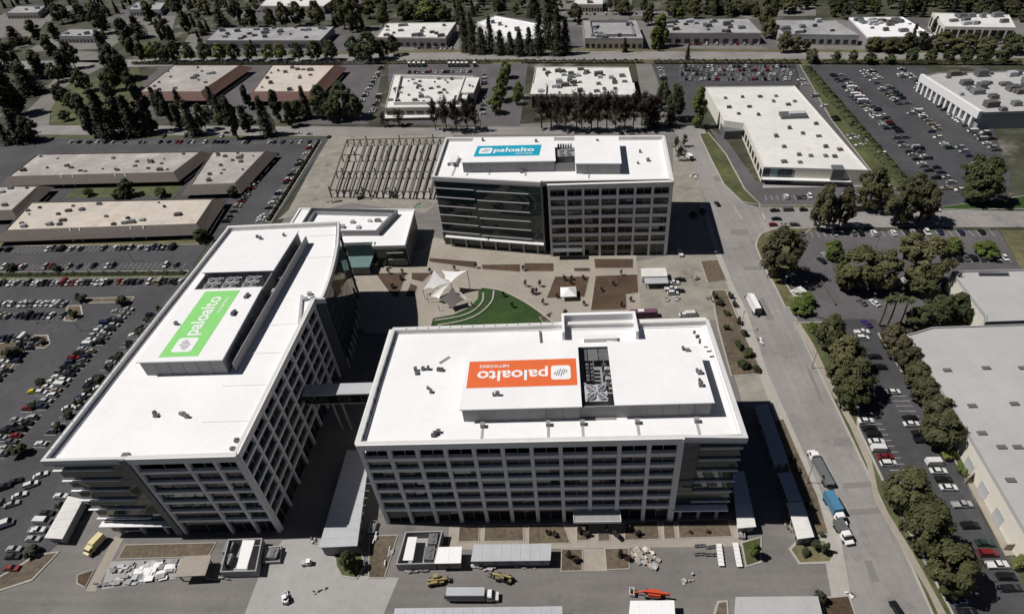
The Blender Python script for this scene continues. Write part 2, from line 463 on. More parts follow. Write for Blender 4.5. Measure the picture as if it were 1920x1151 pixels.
# verges, lawns and paths along the street
sheet('verge', gp([(1421, 450), (1428, 439), (1448, 431), (1480, 428.5), (1521, 428.5), (1494, 447), (1490, 485), (1469, 527), (1490, 560), (1526, 575), (1480, 576), (1473, 575), (1457, 541), (1442, 514), (1428, 485), (1419, 462)]), 0.12, M_DRYGRASS, 0.3, 0.25)
sheet('verge', gp([(1492, 606), (1560, 604), (1608, 700), (1606, 800), (1655, 905), (1738, 1065), (1800, 1180), (1764, 1180), (1700, 1035), (1636, 900), (1560, 742)]), 0.10, M_GRASS, 0.3, 0.25)
sheet('footpath', gp([(1488, 610), (1500, 606), (1525, 645), (1556, 710), (1604, 795), (1634, 862), (1648, 930), (1655, 945), (1708, 1030), (1752, 1110), (1790, 1180), (1772, 1180), (1740, 1110), (1692, 1030), (1640, 940), (1625, 870), (1592, 796), (1545, 712), (1513, 646)]), 0.125, M_WALK, 0.02)
sheet('verge', gp([(1648, 626), (1662, 622), (1740, 745), (1800, 850), (1822, 880), (1806, 888), (1722, 745)]), 0.12, M_GRASS, 0.3, 0.2)
sheet('footpath', gp([(1806, 890), (1824, 880), (1890, 1000), (1905, 1040), (1886, 1042)]), 0.12, M_WALK, 0.3)
sheet('verge', gp([(1748, 390), (1895, 372), (1930, 366), (1930, 391), (1800, 393)]), 0.12, M_LAWN, 0.3, 0.2)
sheet('verge', gp([(1312, 252), (1328, 250), (1360, 290), (1395, 355), (1425, 384), (1392, 378), (1358, 345), (1335, 300)]), 0.12, M_GRASS, 0.3, 0.25)
sheet('verge', gp([(1425, 386), (1640, 386), (1640, 392), (1425, 388.5)]), 0.12, M_GRASS, 0.3, 0.2)
sheet('dirt_lot', gp([(1875, 432), (1925, 432), (1930, 506), (1915, 505)]), 0.01, M_DRYGRASS)
sheet('footpath', [g(1430, 347), g(1565, 347), g(1625, 342), g(1625, 350), g(1430, 353)], 0.13, M_CONC, 0.3)
# pale strip of pavement on the campus side of the street
sheet('footpath', gp([(1322, 384), (1335, 423), (1350, 471), (1373, 529), (1403, 590), (1440, 700), (1530, 900), (1575, 1000), (1602, 1151), (1565, 1151), (1540, 1010), (1500, 900), (1424, 705), (1388, 600), (1362, 530), (1340, 471), (1326, 423), (1312, 384)]), 0.12, M_KERB, 0.3)
# green around the left sheds
sheet('verge', gp([(-100, 455), (400, 450), (395, 458), (-100, 462)]), 0.12, M_DRYGRASS, 0.2, 0.2)
sheet('verge', gp([(150, 346), (345, 342), (330, 368), (120, 372)]), 0.06, M_GRASS, 0.2)
sheet('planting_strip', gp([(-100, 512), (352, 508), (347, 519), (-100, 525)]), 0.16, M_GRASS, 0.3, 0.2)
sheet('planting_strip', gp([(498, 415), (508, 417), (602, 266), (594, 264)]), 0.16, M_DRYGRASS, 0.3, 0.2)
for isl in ([(128, 574), (150, 574), (153, 590), (140, 602), (122, 600)], [(52, 640), (66, 630), (88, 630), (92, 645), (84, 652), (50, 652)], [(-60, 650), (50, 640), (48, 652), (20, 690), (-60, 700)], [(0, 1082), (40, 1060), (68, 1042), (108, 1036), (60, 1085), (0, 1105)], [(160, 560), (250, 558), (244, 566), (156, 568)]):
    sheet('planting_strip', gp(isl), 0.16, M_BARK2, 0.3, 0.25)
# clearings in the far suburb
for q in ([(0, 40), (90, 38), (60, 70), (-20, 72)], [(120, 95), (190, 98), (185, 118), (110, 116)], [(240, 35), (330, 30), (320, 70), (220, 72)], [(330, 100), (360, 60), (380, 60), (370, 100)], [(1215, 86), (1425, 86), (1440, 93), (1215, 93)], [(1040, 20), (1250, 22), (1260, 32), (1040, 30)], [(1430, 15), (1530, 12), (1530, 30), (1430, 32)]):
    sheet('clearing', gp(q), 0.0, M_ROAD2)
sheet('driveway', gp([(20, 235), (70, 190), (100, 150), (180, 118), (200, 122), (120, 165), (95, 205), (92, 236)]), 0.005, M_ROAD2)
sheet('verge', gp([(95, 205), (120, 165), (260, 125), (270, 175), (250, 234), (98, 234)]), 0.0, M_GRASS)

# painted stall lines: one set of markings per row
def stall_lines(p0, p1, n, length, side):
    a, b = Vector(p0), Vector(p1)
    t = (b - a).normalized()
    nrm = Vector((t.y, -t.x)) * side
    mb = MB()
    for i in range(n + 1):
        p = a.lerp(b, i / n)
        q = p + nrm * length
        mb.box(((p.x + q.x) / 2, (p.y + q.y) / 2, Z_MARK), (0.12, length, 0.004), math.atan2(nrm.y, nrm.x) - math.pi / 2)
    o = mb.build('parking_markings', M_PAINT)
    o['kind'] = 'structure'
for q in ([(1562, 822), (1622, 819), (1627, 834), (1566, 837)], [(1580, 905), (1640, 902), (1646, 912), (1584, 915)], [(1590, 955), (1655, 951), (1660, 962), (1594, 966)], [(1368, 430), (1402, 430), (1405, 441), (1371, 441)], [(1395, 500), (1440, 499), (1443, 506), (1397, 507)],
          [(1512, 690), (1518, 690), (1546, 756), (1539, 757)], [(1338, 330), (1356, 330), (1360, 340), (1341, 340)], [(1620, 1050), (1634, 1050), (1650, 1090), (1634, 1092)], [(1420, 560), (1432, 560), (1452, 600), (1438, 601)]):
    sheet('road_patch', gp(q), Z_ROAD + 0.005, M_PATCH)
# centre line and stop line of the street
mb = MB()
a_, b_ = g(1375, 385), g(1392, 412)
mb.bar((*a_, 0.012), (*b_, 0.012), 0.2, h=0.006)
mb.box((101, 262, 0.012), (0.4, 6.0, 0.006), -0.05)
o = mb.build('road_markings', M_PAINT); o['kind'] = 'structure'

# ------------------------------------------------------------------ plaza between the towers
sheet('plaza', gp([(652, 508), (720, 498), (790, 470), (815, 445), (860, 455), (1030, 470), (1192, 470), (1204, 592), (1130, 598), (1040, 612), (690, 625), (655, 600)]), 0.06, M_WALK, 0.2)
lawn_c = Vector(g(905, 590))
lawn = gp([(905, 540), (938, 545), (968, 558), (1000, 577), (1035, 603), (1010, 612), (900, 622), (805, 622), (812, 597), (850, 590), (880, 577), (896, 560), (897, 546)])
sheet('lawn', lawn, 0.12, M_LAWN, 0.1)
beds = [[(704, 513), (762, 512), (747, 557), (737, 557)], [(772, 512), (810, 512), (792, 529), (772, 524)], [(770, 532), (783, 537), (777, 557), (760, 557)], [(805, 484), (893, 491), (891, 503), (805, 491)],
        [(903, 497), (975, 496), (975, 510), (905, 505)], [(1041, 519), (1105, 519), (1096, 557), (1025, 559)], [(1117, 518), (1195, 515), (1197, 549), (1174, 552), (1175, 580), (1108, 582)], [(983, 494), (1038, 494), (1038, 509), (984, 509)],
        [(1114, 486), (1187, 486), (1187, 503), (1116, 503)], [(1012, 596), (1035, 585), (1030, 600), (1020, 605)], [(1075, 503), (1106, 503), (1106, 509), (1078, 509)]]
for b in beds:
    sheet('planting_bed', gp(b), 0.16, M_BARK, 0.14, 0.12)
def arc_kerb(ps, w, z, name='amphitheatre_step'):
    pts = [Vector(p) for p in ps]
    mb = MB()
    L, R = [], []
    for i, p in enumerate(pts):
        d = (pts[min(i + 1, len(pts) - 1)] - pts[max(i - 1, 0)]).normalized()
        n = Vector((-d.y, d.x)) * w / 2
        L.append(p + n); R.append(p - n)
    mb.prism([(p.x, p.y) for p in L] + [(p.x, p.y) for p in R[::-1]], 0.1, z)
    o = mb.build(name, M_KERB); o['kind'] = 'structure'
def spline(pts, n=8):
    out = []
    for i in range(len(pts) - 1):
        p0, p1, p2, p3 = (Vector(pts[min(max(i + j - 1, 0), len(pts) - 1)]) for j in range(4))
        for s in range(n):
            t = s / n
            q = 0.5 * ((2 * p1) + (p2 - p0) * t + (2 * p0 - 5 * p1 + 4 * p2 - p3) * t * t + (3 * p1 - p0 - 3 * p2 + p3) * t ** 3)
            out.append((q.x, q.y))
    return out + [tuple(pts[-1])]
arc_kerb(spline(gp([(906, 550), (905, 565), (890, 582), (862, 594), (815, 602)])), 0.7, 0.5)
arc_kerb(spline(gp([(926, 546), (922, 566), (900, 588), (868, 602), (820, 611)])), 0.7, 0.5)
arc_kerb(spline(gp([(905, 539), (938, 544), (968, 557), (1000, 576), (1037, 604)])), 0.9, 0.2, 'lawn_edging')

# forecourt of the near towers: paths and planting beds
sheet('footpath', gp([(840, 1016), (1392, 1008), (1394, 1024), (842, 1030)]), 0.0, M_WALK, 0.05)
sheet('footpath', gp([(842, 984), (1390, 974), (1392, 1009), (840, 1017)]), -0.01, M_WALK, 0.05)
for b in ([(862, 987), (898, 986), (897, 1014), (860, 1015)], [(910, 986), (980, 985), (981, 1013), (908, 1014)], [(992, 985), (1056, 984), (1068, 1017), (992, 1019)], [(1082, 984), (1104, 984), (1104, 1012), (1082, 1013)], [(1122, 1000), (1142, 1000), (1143, 1013), (1122, 1014)],
          [(1172, 980), (1232, 977), (1236, 1010), (1172, 1012)], [(1244, 977), (1262, 977), (1266, 1009), (1246, 1010)], [(1272, 977), (1364, 974), (1372, 1005), (1274, 1008)], [(1054, 1030), (1091, 1030), (1091, 1069), (1053, 1070)], [(1135, 1029), (1178, 1028), (1179, 1065), (1138, 1067)],
          [(236, 1022), (404, 1018), (390, 1042), (222, 1047)], [(694, 1005), (745, 1004), (720, 1082), (692, 1082)]):
    sheet('planting_bed', gp(b), 0.14, M_BARK2, 0.2, 0.12)
sheet('footpath', gp([(1090, 1028), (1136, 1028), (1138, 1070), (1091, 1070)]), -0.01, M_WALK, 0.05)
sheet('footpath', gp([(160, 1108), (180, 1108), (232, 1008), (215, 1005)]), 0.0, M_WALK, 0.05)
sheet('footpath', gp([(205, 1052), (345, 1046), (330, 1084), (190, 1104)]), -0.012, M_CONC, 0.04)
sheet('planting_bed', gp([(146, 1078), (176, 1068), (160, 1100), (146, 1092)]), 0.14, M_BARK, 0.2, 0.12)
sheet('planting_bed', gp([(630, 1040), (676, 1034), (682, 1062), (668, 1082), (642, 1078), (632, 1060)]), 0.15, M_GRASS, 0.25, 0.2)
sheet('planting_bed', gp([(1484, 1030), (1498, 1016), (1545, 1014), (1563, 1038), (1555, 1052), (1500, 1054)]), 0.15, M_DRYGRASS, 0.25, 0.25)
sheet('planting_bed', gp([(1342, 1150), (1348, 1130), (1362, 1128), (1364, 1170), (1342, 1170)]), 0.15, M_BARK2, 0.25, 0.2)
sheet('planting_bed', gp([(1545, 1122), (1590, 1118), (1608, 1170), (1548, 1170)]), 0.15, M_BARK, 0.25, 0.2)
sheet('planting_bed', gp([(1392, 1018), (1426, 1008), (1424, 1052), (1400, 1060)]), 0.15, M_GRASS, 0.25, 0.2)
# planted strip along the street, campus side
sheet('planting_bed', gp([(1335, 545), (1360, 545), (1400, 640), (1430, 700), (1372, 704), (1348, 615)]), 0.15, M_BARK2, 0.25, 0.2)
sheet('planting_bed', gp([(1448, 790), (1468, 786), (1532, 930), (1552, 1000), (1530, 1004), (1490, 900)]), 0.15, M_BARK2, 0.25, 0.2)
sheet('planting_bed', gp([(1314, 490), (1345, 488), (1362, 526), (1328, 530)]), 0.15, M_BARK2, 0.25, 0.15)
# ================================================================== the three office towers
RZ = 37.3                                    # parapet height
ROOFZ = 35.7
SP = [7.6, 12.35, 17.1, 21.85, 26.6, 31.35]  # tops of the spandrels
random.seed(11)

def fr(p0, p1):
    a, b = Vector(p0), Vector(p1)
    t = (b - a).normalized()
    return a, t, Vector((t.y, -t.x)), (b - a).length
def fpiece(name, parent, m, F, u0, u1, d0, d1, z0, z1):
    """a part set on the wall line F between u0 and u1, from d0 to d1 in front of it"""
    a, t, n, L = F
    c = a + t * (u0 + u1) / 2 + n * (d0 + d1) / 2
    return piece(name, parent, m, (c.x, c.y, (z0 + z1) / 2), (u1 - u0, d1 - d0, z1 - z0), math.atan2(t.y, t.x))

def grid_wall(T, p0, p1, us, sph=1.6, ledge=True, pw=0.52, pd=0.35):
    """piers, spandrels and a recessed pane for each bay and storey; us are the pier positions along the wall"""
    F = fr(p0, p1)
    for i, u in enumerate(us):
        fpiece('pier', T, M_PANEL, F, u - pw, u + pw, -0.9, pd, 0.0, RZ - 2.3 if 0 < i < len(us) - 1 else RZ - 2.3)
    for i in range(len(us) - 1):
        a, b = us[i] + pw + 0.003, us[i + 1] - pw - 0.003
        for k, z in enumerate(SP):
            fpiece('spandrel', T, M_PANEL, F, a, b, -0.85, 0.05, z - sph, z)
            if ledge:
                fpiece('sill_ledge', T, M_WHITE, F, a, b, 0.052, 0.24, z - 0.2, z - 0.02)
        zs = [(0.15, SP[0] - sph - 0.01)] + [(SP[k] + 0.004, SP[k + 1] - sph - 0.004) for k in range(5)]
        for k, (z0, z1) in enumerate(zs):
            n = 2
            w = (b - a) / n
            for j in range(n):
                fpiece('window_pane', T, M_GLASS, F, a + j * w + 0.03, a + (j + 1) * w - 0.03, -0.72, -0.62, z0, z1)
            fpiece('mullion', T, M_PANEL2, F, (a + b) / 2 - 0.05, (a + b) / 2 + 0.05, -0.73, -0.52, z0, z1)
        fpiece('attic_pane', T, M_GLASS, F, a, b, -2.3, -2.2, SP[5] + 0.004, RZ - 2.31)
        fpiece('attic_mullion', T, M_PANEL2, F, (a + b) / 2 - 0.09, (a + b) / 2 + 0.09, -1.0, -0.75, SP[5], RZ - 2.31)
    fpiece('fascia', T, M_PANEL, F, us[0] - pw - 0.15, us[-1] + pw + 0.15, -1.0, 0.45, RZ - 2.3, RZ - 0.02)

def louvre_wall(T, p0, p1, segs, lou, proud=1.3, top=RZ, lm=None, d=0.0, canopy=None):
    """glass wall of one pane per storey and column with pale sunshade blades"""
    F = fr(p0, p1)
    L = F[3]
    zs = [0.15] + [z + 0.0 for z in SP] + [RZ - 1.0]
    for k in range(len(zs) - 1):
        for c in range(segs):
            fpiece('glass_panel', T, M_TEAL, F, L * c / segs + 0.04, L * (c + 1) / segs - 0.04, d - 0.3, d - 0.2, zs[k] + 0.06, zs[k + 1] - 0.06)
        fpiece('floor_edge', T, M_FIN, F, 0.0, L, d - 0.28, d - 0.14, zs[k + 1] - 0.1, zs[k + 1] + 0.03)
    for z in SP:
        for (u0, u1, dz) in lou:
            fpiece('sunshade', T, lm or M_WHITE, F, u0, u1, d - 0.08, d + proud, z + 0.1 + dz, z + 0.34 + dz)
    if canopy:
        fpiece('entrance_canopy', T, M_WHITE, F, canopy[0], canopy[1], d - 0.05, d + 1.9, SP[0] - 2.2, SP[0] - 1.75)
    for c in range(segs):
        u = L * (c + 0.5) / segs
        fpiece('column', T, M_PANEL2, F, u - 0.4, u + 0.4, d + 0.15, d + 0.95, 0.0, SP[0] - 2.25)

def roof_deck(T, poly, par=0.9, ph=None):
    MB().prism(poly, RZ - 2.2, ROOFZ).build('roof_deck', M_ROOF, T)
    MB().ring(poly, par, ROOFZ - 0.5, RZ).build('parapet', M_PAR, T)
    MB().ring(inset(poly, 1.6), 0.12, ROOFZ, ROOFZ + 0.35).build('roof_kerb', M_ROOF, T)
def wall_core(T, poly, z1=RZ - 2.25, w=2.6):
    MB().prism(inset(poly, w), 0.0, z1).build('core', M_CORE, T)
def back_wall(T, p0, p1, n):
    """plain side: spandrel bands and ribbon glazing, one pane per bay"""
    F = fr(p0, p1)
    L = F[3]
    for k, z in enumerate(SP):
        fpiece('spandrel', T, M_PANEL, F, 0, L, -0.8, 0.1, z - 1.75, z)
        z0 = SP[k - 1] + 0.01 if k else 0.15
        for i in range(n):
            fpiece('window_pane', T, M_GLASS, F, L * i / n + 0.05, L * (i + 1) / n - 0.05, -0.7, -0.6, z0, z - 1.76)
    fpiece('fascia', T, M_PANEL, F, 0, L, -1.0, 0.4, SP[5] + 2.6, RZ - 0.02)
    for i in range(n):
        fpiece('attic_pane', T, M_GLASS, F, L * i / n + 0.05, L * (i + 1) / n - 0.05, -0.7, -0.6, SP[5], SP[5] + 2.59)
def penthouse(T, poly, z1, cap=True):
    mb = MB().prism(poly, ROOFZ + 0.002, z1)
    o = mb.build('penthouse', M_SCREEN, T)
    MB().prism(inset(poly, -0.25), z1 + 0.003, z1 + 0.35).build('penthouse_roof', M_ROOF, T)
    n = len(poly)
    # panel joints of the screen: slim proud battens
    p = poly if area2(poly) > 0 else poly[::-1]
    for i in range(n):
        F = fr(p[i], p[(i + 1) % n])
        k = max(2, int(F[3] / 4.0))
        for j in range(1, k):
            u = F[3] * j / k
            c = F[0] + F[1] * u + F[2] * 0.04
            piece('screen_batten', T, M_UNIT, (c.x, c.y, (ROOFZ + z1) / 2), (0.14, 0.1, z1 - ROOFZ - 0.2), math.atan2(F[1].y, F[1].x))
    return o
def unit(T, x, y, z, d, rz=0.0, m=None):
    """rooftop air handler: case on a kerb with a fan cowl"""
    mb = MB()
    mb.box((x, y, z + 0.1), (d[0] * 0.9, d[1] * 0.9, 0.2), rz)
    mb.box((x, y, z + 0.2 + d[2] / 2), d, rz)
    if min(d[0], d[1]) > 0.8:
        mb.cyl((x, y, z + 0.2 + d[2] + 0.12), min(d[0], d[1]) * 0.3, 0.24, 8)
    return mb.build('roof_unit', m or M_UNIT, T)
def cooling_tower(T, x, y, z, w, dpt, h, cross=False):
    mb = MB()
    mb.box((x, y, z + h / 2), (w, dpt, h), 0, 0)
    for sx in (-1, 1):
        for sy in (-1, 1):
            mb.cyl((x + sx * w / 4, y + sy * dpt / 4, z + h + 0.3), min(w, dpt) * 0.2, 0.6, 12, mi=1)
            mb.cyl((x + sx * w / 4, y + sy * dpt / 4, z + h + 0.61), min(w, dpt) * 0.17, 0.02, 12, mi=2)
    if cross:
        mb.bar((x - w / 2, y - dpt / 2, z + h + 0.75), (x + w / 2, y + dpt / 2, z + h + 0.75), 0.3, mi=1)
        mb.bar((x - w / 2, y + dpt / 2, z + h + 0.72), (x + w / 2, y - dpt / 2, z + h + 0.72), 0.3, mi=1)
    return mb.build('cooling_tower', [M_BRONZE if cross else M_SCREEN, M_BRONZE, M_FIN], T)
def clutter(T, pts, z, lo=0.7, hi=1.6):
    for (px, py) in pts:
        x, y = g(px, py, z + 0.6)
        unit(T, x, y, z, (random.uniform(lo, hi), random.uniform(lo, hi), random.uniform(0.6, 1.2)), random.choice([0, 0.1]))

# ---------------- near right tower (orange banner)
TC = thing('office_tower', 'white gridded office tower with the orange banner on its roof', 'office building', (-5, 121, 0))
polyC = [(-55.6, 97.6), (29.0, 97.6), (44.8, 97.0), (44.8, 142.6), (22.5, 142.8), (-0.2, 143.4), (-54.6, 144.4)]
wall_core(TC, [(-55, 97.8), (28.5, 97.8), (28.5, 101), (44, 101), (44, 142.2), (-54.4, 143.8)])
bay = (28.2 + 54.8) / 11.0
grid_wall(TC, (-55.2, 97.6), (28.7, 97.6), [0.62 + bay * i for i in range(12)])
louvre_wall(TC, (28.9, 99.6), (44.3, 99.6), 3, [(5.2, 15.9, 0)], proud=0.5, d=0.9, canopy=(-0.2, 15.4))
fpiece('corner_fin', TC, M_WHITE, fr((28.9, 97.6), (44, 97.6)), 0.0, 0.5, -2.2, 0.55, 0.0, RZ - 0.05)
louvre_wall(TC, (44.3, 99.9), (44.3, 142.2), 8, [(0.0, 8.0, 0)], proud=0.9)
back_wall(TC, (44.2, 143.1), (-54.4, 144.0), 12)
grid_wall(TC, (-55.1, 143.4), (-55.3, 98.0), [0.62 + 7.35 * i for i in range(7)])
roof_deck(TC, polyC)
# entrance canopy on the front
mb = MB().box((7.6, 95.6, 5.3), (13.2, 3.8, 0.5)); mb.box((7.6, 93.75, 5.45), (13.4, 0.12, 0.9)); mb.box((1.0, 95.6, 5.45), (0.12, 3.8, 0.9)); mb.box((14.2, 95.6, 5.45), (0.12, 3.8, 0.9))
mb.build('entrance_canopy', M_WHITE, TC)
piece('canopy_top', TC, M_SCREEN, (7.6, 95.6, 5.6), (13.0, 3.5, 0.06))
PZ = 40.7
PZA = 41.5
penthouse(TC, [(-27.6, 105.8), (3.7, 105.8), (3.7, 129.8), (-27.6, 129.8)], PZ)
penthouse(TC, [(13.2, 106.0), (37.5, 106.0), (37.5, 126.0), (13.2, 129.8)], PZ)
piece('screen_wall', TC, M_SCREEN, (8.45, 106.2, ROOFZ + 2.2), (9.46, 0.3, 4.3))
piece('screen_wall', TC, M_SCREEN, (8.45, 130.2, ROOFZ + 1.6), (9.4, 0.3, 3.2))
piece('plant_deck', TC, M_SCREEN, (8.45, 117.6, ROOFZ + 0.1), (9.4, 24.8, 0.2))
for k in range(3):
    piece('plant_grating', TC, M_UNIT, (5.4 + 3.05 * k, 127.4, ROOFZ + 2.6), (2.8, 4.8, 0.15))
cooling_tower(TC, 8.3, 111.4, ROOFZ + 0.2, 6.0, 6.0, 3.6, True)
for i in range(2):
    for j in range(5):
        unit(TC, 6.6 + 1.3 * i, 117.2 + 1.5 * j, ROOFZ + 0.2, (0.9, 1.0, 2.6), 0, M_UNIT)
for j in range(5):
    unit(TC, 11.4 + 0.5 * (j % 2), 115.5 + 1.9 * j, ROOFZ + 0.2, (1.2, 1.1, 2.4 + 0.5 * (j % 2)), 0, M_BRONZE if j % 2 else M_UNIT)
# raised surround at the back edge
lob = [(-0.2, 137.2), (0.6, 137.2), (0.6, 145.2), (22.0, 144.8), (22.0, 136.4), (22.8, 136.4), (22.8, 146.0), (-0.2, 146.3)]
MB().prism(lob, 33.5, RZ + 1.6).build('raised_parapet', M_ROOF, TC)
MB().prism([(0.62, 142.0), (21.98, 141.6), (21.98, 144.78), (0.62, 145.18)], 33.6, ROOFZ + 0.02).build('roof_deck', M_ROOF, TC)
piece('stair_hatch', TC, M_WHITE, (11.3, 136.5, ROOFZ + 0.7), (10.0, 1.6, 1.4))
for x in (-22.3, -4.8, 4.2, 18.5, 33.7):
    piece('walkway_strip', TC, M_PANEL2, (x, 101.9, ROOFZ + 0.05), (0.7, 5.2, 0.1))
    piece('access_step', TC, M_SCREEN, (x, 103.9, ROOFZ + 0.65), (1.2, 1.2, 1.3))
clutter(TC, [(779, 692), (781, 698), (793, 690), (803, 690), (822, 692), (828, 692), (802, 726), (808, 733), (816, 812), (822, 808), (812, 815)], ROOFZ, 0.6, 1.3)
clutter(TC, [(925, 738), (933, 738), (1281, 652), (1289, 655), (1308, 630), (1312, 640), (1302, 622), (1307, 694), (1312, 697), (1312, 712), (1314, 720)], PZ + 0.35, 0.5, 1.2)
MB().bar((*g(824, 682, ROOFZ), ROOFZ + 0.4), (*g(843, 670, ROOFZ), ROOFZ + 0.4), 0.25).build('roof_pipe', M_UNIT, TC)
MB().bar((*g(1012, 622, ROOFZ), ROOFZ + 0.4), (*g(1014, 644, ROOFZ), ROOFZ + 0.4), 0.5).build('roof_pipe', M_UNIT, TC)
for k in range(14):
    x = -50 + k * 3.6
    piece('davit_base', TC, M_UNIT, (x, 143.3, RZ + 0.1), (0.3, 0.3, 0.3))
for k in range(10):
    piece('davit_base', TC, M_UNIT, (-54.1, 101 + 4.3 * k, ROOFZ + 0.5), (0.35, 0.5, 0.9))

# ---------------- left tower (green banner)
TA = thing('office_tower', 'long white roofed office tower with the green banner, at left', 'office building', (-112, 150, 0))
curve = [(-83.1, 161.9), (-83.3, 168), (-83.9, 176), (-85.0, 185), (-87.1, 197.4), (-91.3, 214.4)]
polyA = [(-142.0, 94.2), (-119.0, 94.4), (-87.2, 95.0), (-86.2, 160.9)] + curve + [(-140.4, 215.0)]
wall_core(TA, [(-141.0, 97.5), (-119.0, 97.5), (-87.6, 95.6), (-86.8, 161.5), (-85, 163), (-86, 184), (-88, 197), (-92.5, 213.8), (-139.8, 214.4)])
louvre_wall(TA, (-141.5, 96.2), (-119.0, 96.2), 3, [(-0.9, 16.4, 0)], proud=0.5, d=0.7, canopy=(-0.5, 22.4))
fpiece('corner_fin', TA, M_FIN, fr((-119.6, 94.6), (-87, 94.9)), 0.0, 2.0, -2.0, 0.7, 0.0, RZ - 0.03)
grid_wall(TA, (-118.2, 94.6), (-87.0, 94.9), [1.2, 16.2, 24.2, 30.6], 1.3, True, 0.45, 0.25)
grid_wall(TA, (-87.0, 95.2), (-86.2, 160.9), [0.62 + 8.05 * i for i in range(9)], 1.0, False, 0.4, 0.15)
fpiece('corner_fin', TA, M_FIN, fr((-87, 161.1), (-82.8, 161.6)), 0.0, 4.2, -0.5, 0.0, 0.0, RZ - 2.5)
for i in range(len(curve) - 1):
    a, b = curve[i], curve[i + 1]
    louvre_wall(TA, (a[0] - 1.2, a[1] + 0.3 * (i == 0)), (b[0] - 1.2, b[1]), 2 if i else 1, [], proud=0.8)
louvre_wall(TA, (-141.2, 214.0), (-141.6, 96.4), 16, [(100, 117.0, 0)], proud=0.8)
back_wall(TA, (-92, 214.4), (-140.6, 214.9), 7)
roof_deck(TA, polyA)
piece('fascia_return', TA, M_ROOF, (-83.9, 161.4, RZ - 1.0), (3.4, 0.4, 2.0))
penthouse(TA, [(-130.2, 127.6), (-103.4, 127.4), (-104.6, 163.2), (-128.8, 163.2)], PZA)
penthouse(TA, [(-130.9, 174.6), (-104.2, 173.9), (-103.6, 200.4), (-130.6, 201.4)], PZA)
# plant yard between the two penthouses
piece('plant_deck', TA, M_SCREEN, (-116.8, 168.7, ROOFZ + 0.1), (25.6, 10.6, 0.2))
for x in (-125.0, -118.2, -110.6):
    cooling_tower(TA, x, 169.0, ROOFZ + 0.2, 5.6, 6.6, 4.6)
piece('screen_wall', TA, M_SCREEN, (-104.5, 168.6, ROOFZ + 2.6), (0.35, 10.6, 5.2))
piece('screen_wall', TA, M_SCREEN, (-130.2, 168.8, ROOFZ + 2.6), (0.35, 10.8, 5.2))
# gantry along the right of the penthouses
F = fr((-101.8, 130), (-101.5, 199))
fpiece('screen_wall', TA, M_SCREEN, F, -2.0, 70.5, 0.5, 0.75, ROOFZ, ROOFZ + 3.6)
fpiece('pipe_rack', TA, M_BRONZE, F, 2.0, 66.0, -0.75, -0.45, ROOFZ, ROOFZ + 1.3)
for u in (8, 20, 33, 36, 44, 52):
    c = F[0] + F[1] * u
    unit(TA, c.x - 0.6, c.y, ROOFZ, (0.9, 2.0, 2.6), 0, random.choice([M_BRONZE, M_UNIT]))
clutter(TA, [(290, 774), (292, 778), (344, 776), (350, 780), (340, 774), (436, 840), (444, 825)], ROOFZ, 0.7, 1.5)
clutter(TA, [(460, 556), (464, 552), (330, 606), (436, 588), (439, 584), (482, 443), (488, 446), (532, 440)], PZA + 0.35, 0.8, 1.6)
for y in (108, 122, 136, 150, 190, 206):
    piece('roof_rib', TA, M_ROOF, (-95.5, y, ROOFZ + 0.09), (15.5, 0.35, 0.18))
MB().bar((-92, 165, ROOFZ + 0.4), (-88, 150, ROOFZ + 0.4), 0.9).build('gangway', M_BRONZE, TA)
for x, y in ((-89.5, 166), (-87.5, 163.5), (-90, 163)):
    unit(TA, x, y, ROOFZ, (1.6, 1.2, 0.9), 0.3, M_BRONZE)
for k in range(24):
    piece('guard_rail_post', TA, M_UNIT, (-141.2, 98 + 4.9 * k, RZ + 0.35), (0.1, 0.1, 0.7))
piece('guard_rail', TA, M_UNIT, (-141.2, 154.5, RZ + 0.7), (0.1, 113.5, 0.08))

# ---------------- far tower (blue banner)
TB = thing('office_tower', 'far office tower with the blue banner and dark green glass front', 'office building', (0, 262, 0))
gl = [(-57.2, 250.4), (-33.8, 244.9), (-6.6, 238.6)]
polyB = gl + [(-6.2, 239.4), (49.6, 234.6), (53.0, 279.6), (-56.4, 294.4)]
wall_core(TB, [(-55.5, 252.0), (-33, 246.5), (-6.0, 240.5), (-4.5, 236.8), (48.4, 233.6), (52, 279), (-55.2, 293.2)], w=2.6)
Fb = fr((-4.2, 236.0), (49.0, 232.8))
nb = (Fb[3] - 1.24) / 7.0
grid_wall(TB, (-4.2, 236.0), (49.0, 232.8), [0.62 + nb * i for i in range(8)])
louvre_wall(TB, (gl[0][0] + 0.5, gl[0][1] + 0.2), gl[1], 3, [(-0.6, 19.2, 0)], proud=0.4, lm=M_PANEL2, canopy=(1.5, 24))
louvre_wall(TB, gl[1], (gl[2][0], gl[2][1]), 4, [(-3.2, 21.6, -0.35)], proud=0.4, lm=M_PANEL2, canopy=(-0.2, 27.6))
fpiece('corner_fin', TB, M_FIN, fr(gl[1], gl[2]), 27.4, 28.0, -1.5, 0.5, 0, RZ)
grid_wall(TB, (49.1, 233.2), (52.6, 279.2), [0.62 + 7.45 * i for i in range(7)])
louvre_wall(TB, (-56.3, 293.8), (-56.9, 250.8), 6, [], proud=0.8)
back_wall(TB, (52.6, 279.8), (-56.2, 294.2), 13)
roof_deck(TB, polyB)
piece('entrance_canopy', TB, M_FIN, (3.8, 233.6, 4.4), (13.5, 3.0, 0.35), -0.06)
penthouse(TB, [(-43.2, 256.0), (-0.6, 251.8), (-1.0, 276.9), (-39.6, 282.1)], PZ)
penthouse(TB, [(9.0, 248.0), (28.2, 245.4), (29.6, 273.9), (9.9, 277.0)], PZ)
piece('plant_deck', TB, M_SCREEN, (4.3, 264, ROOFZ + 0.1), (9.0, 25, 0.2), -0.1)
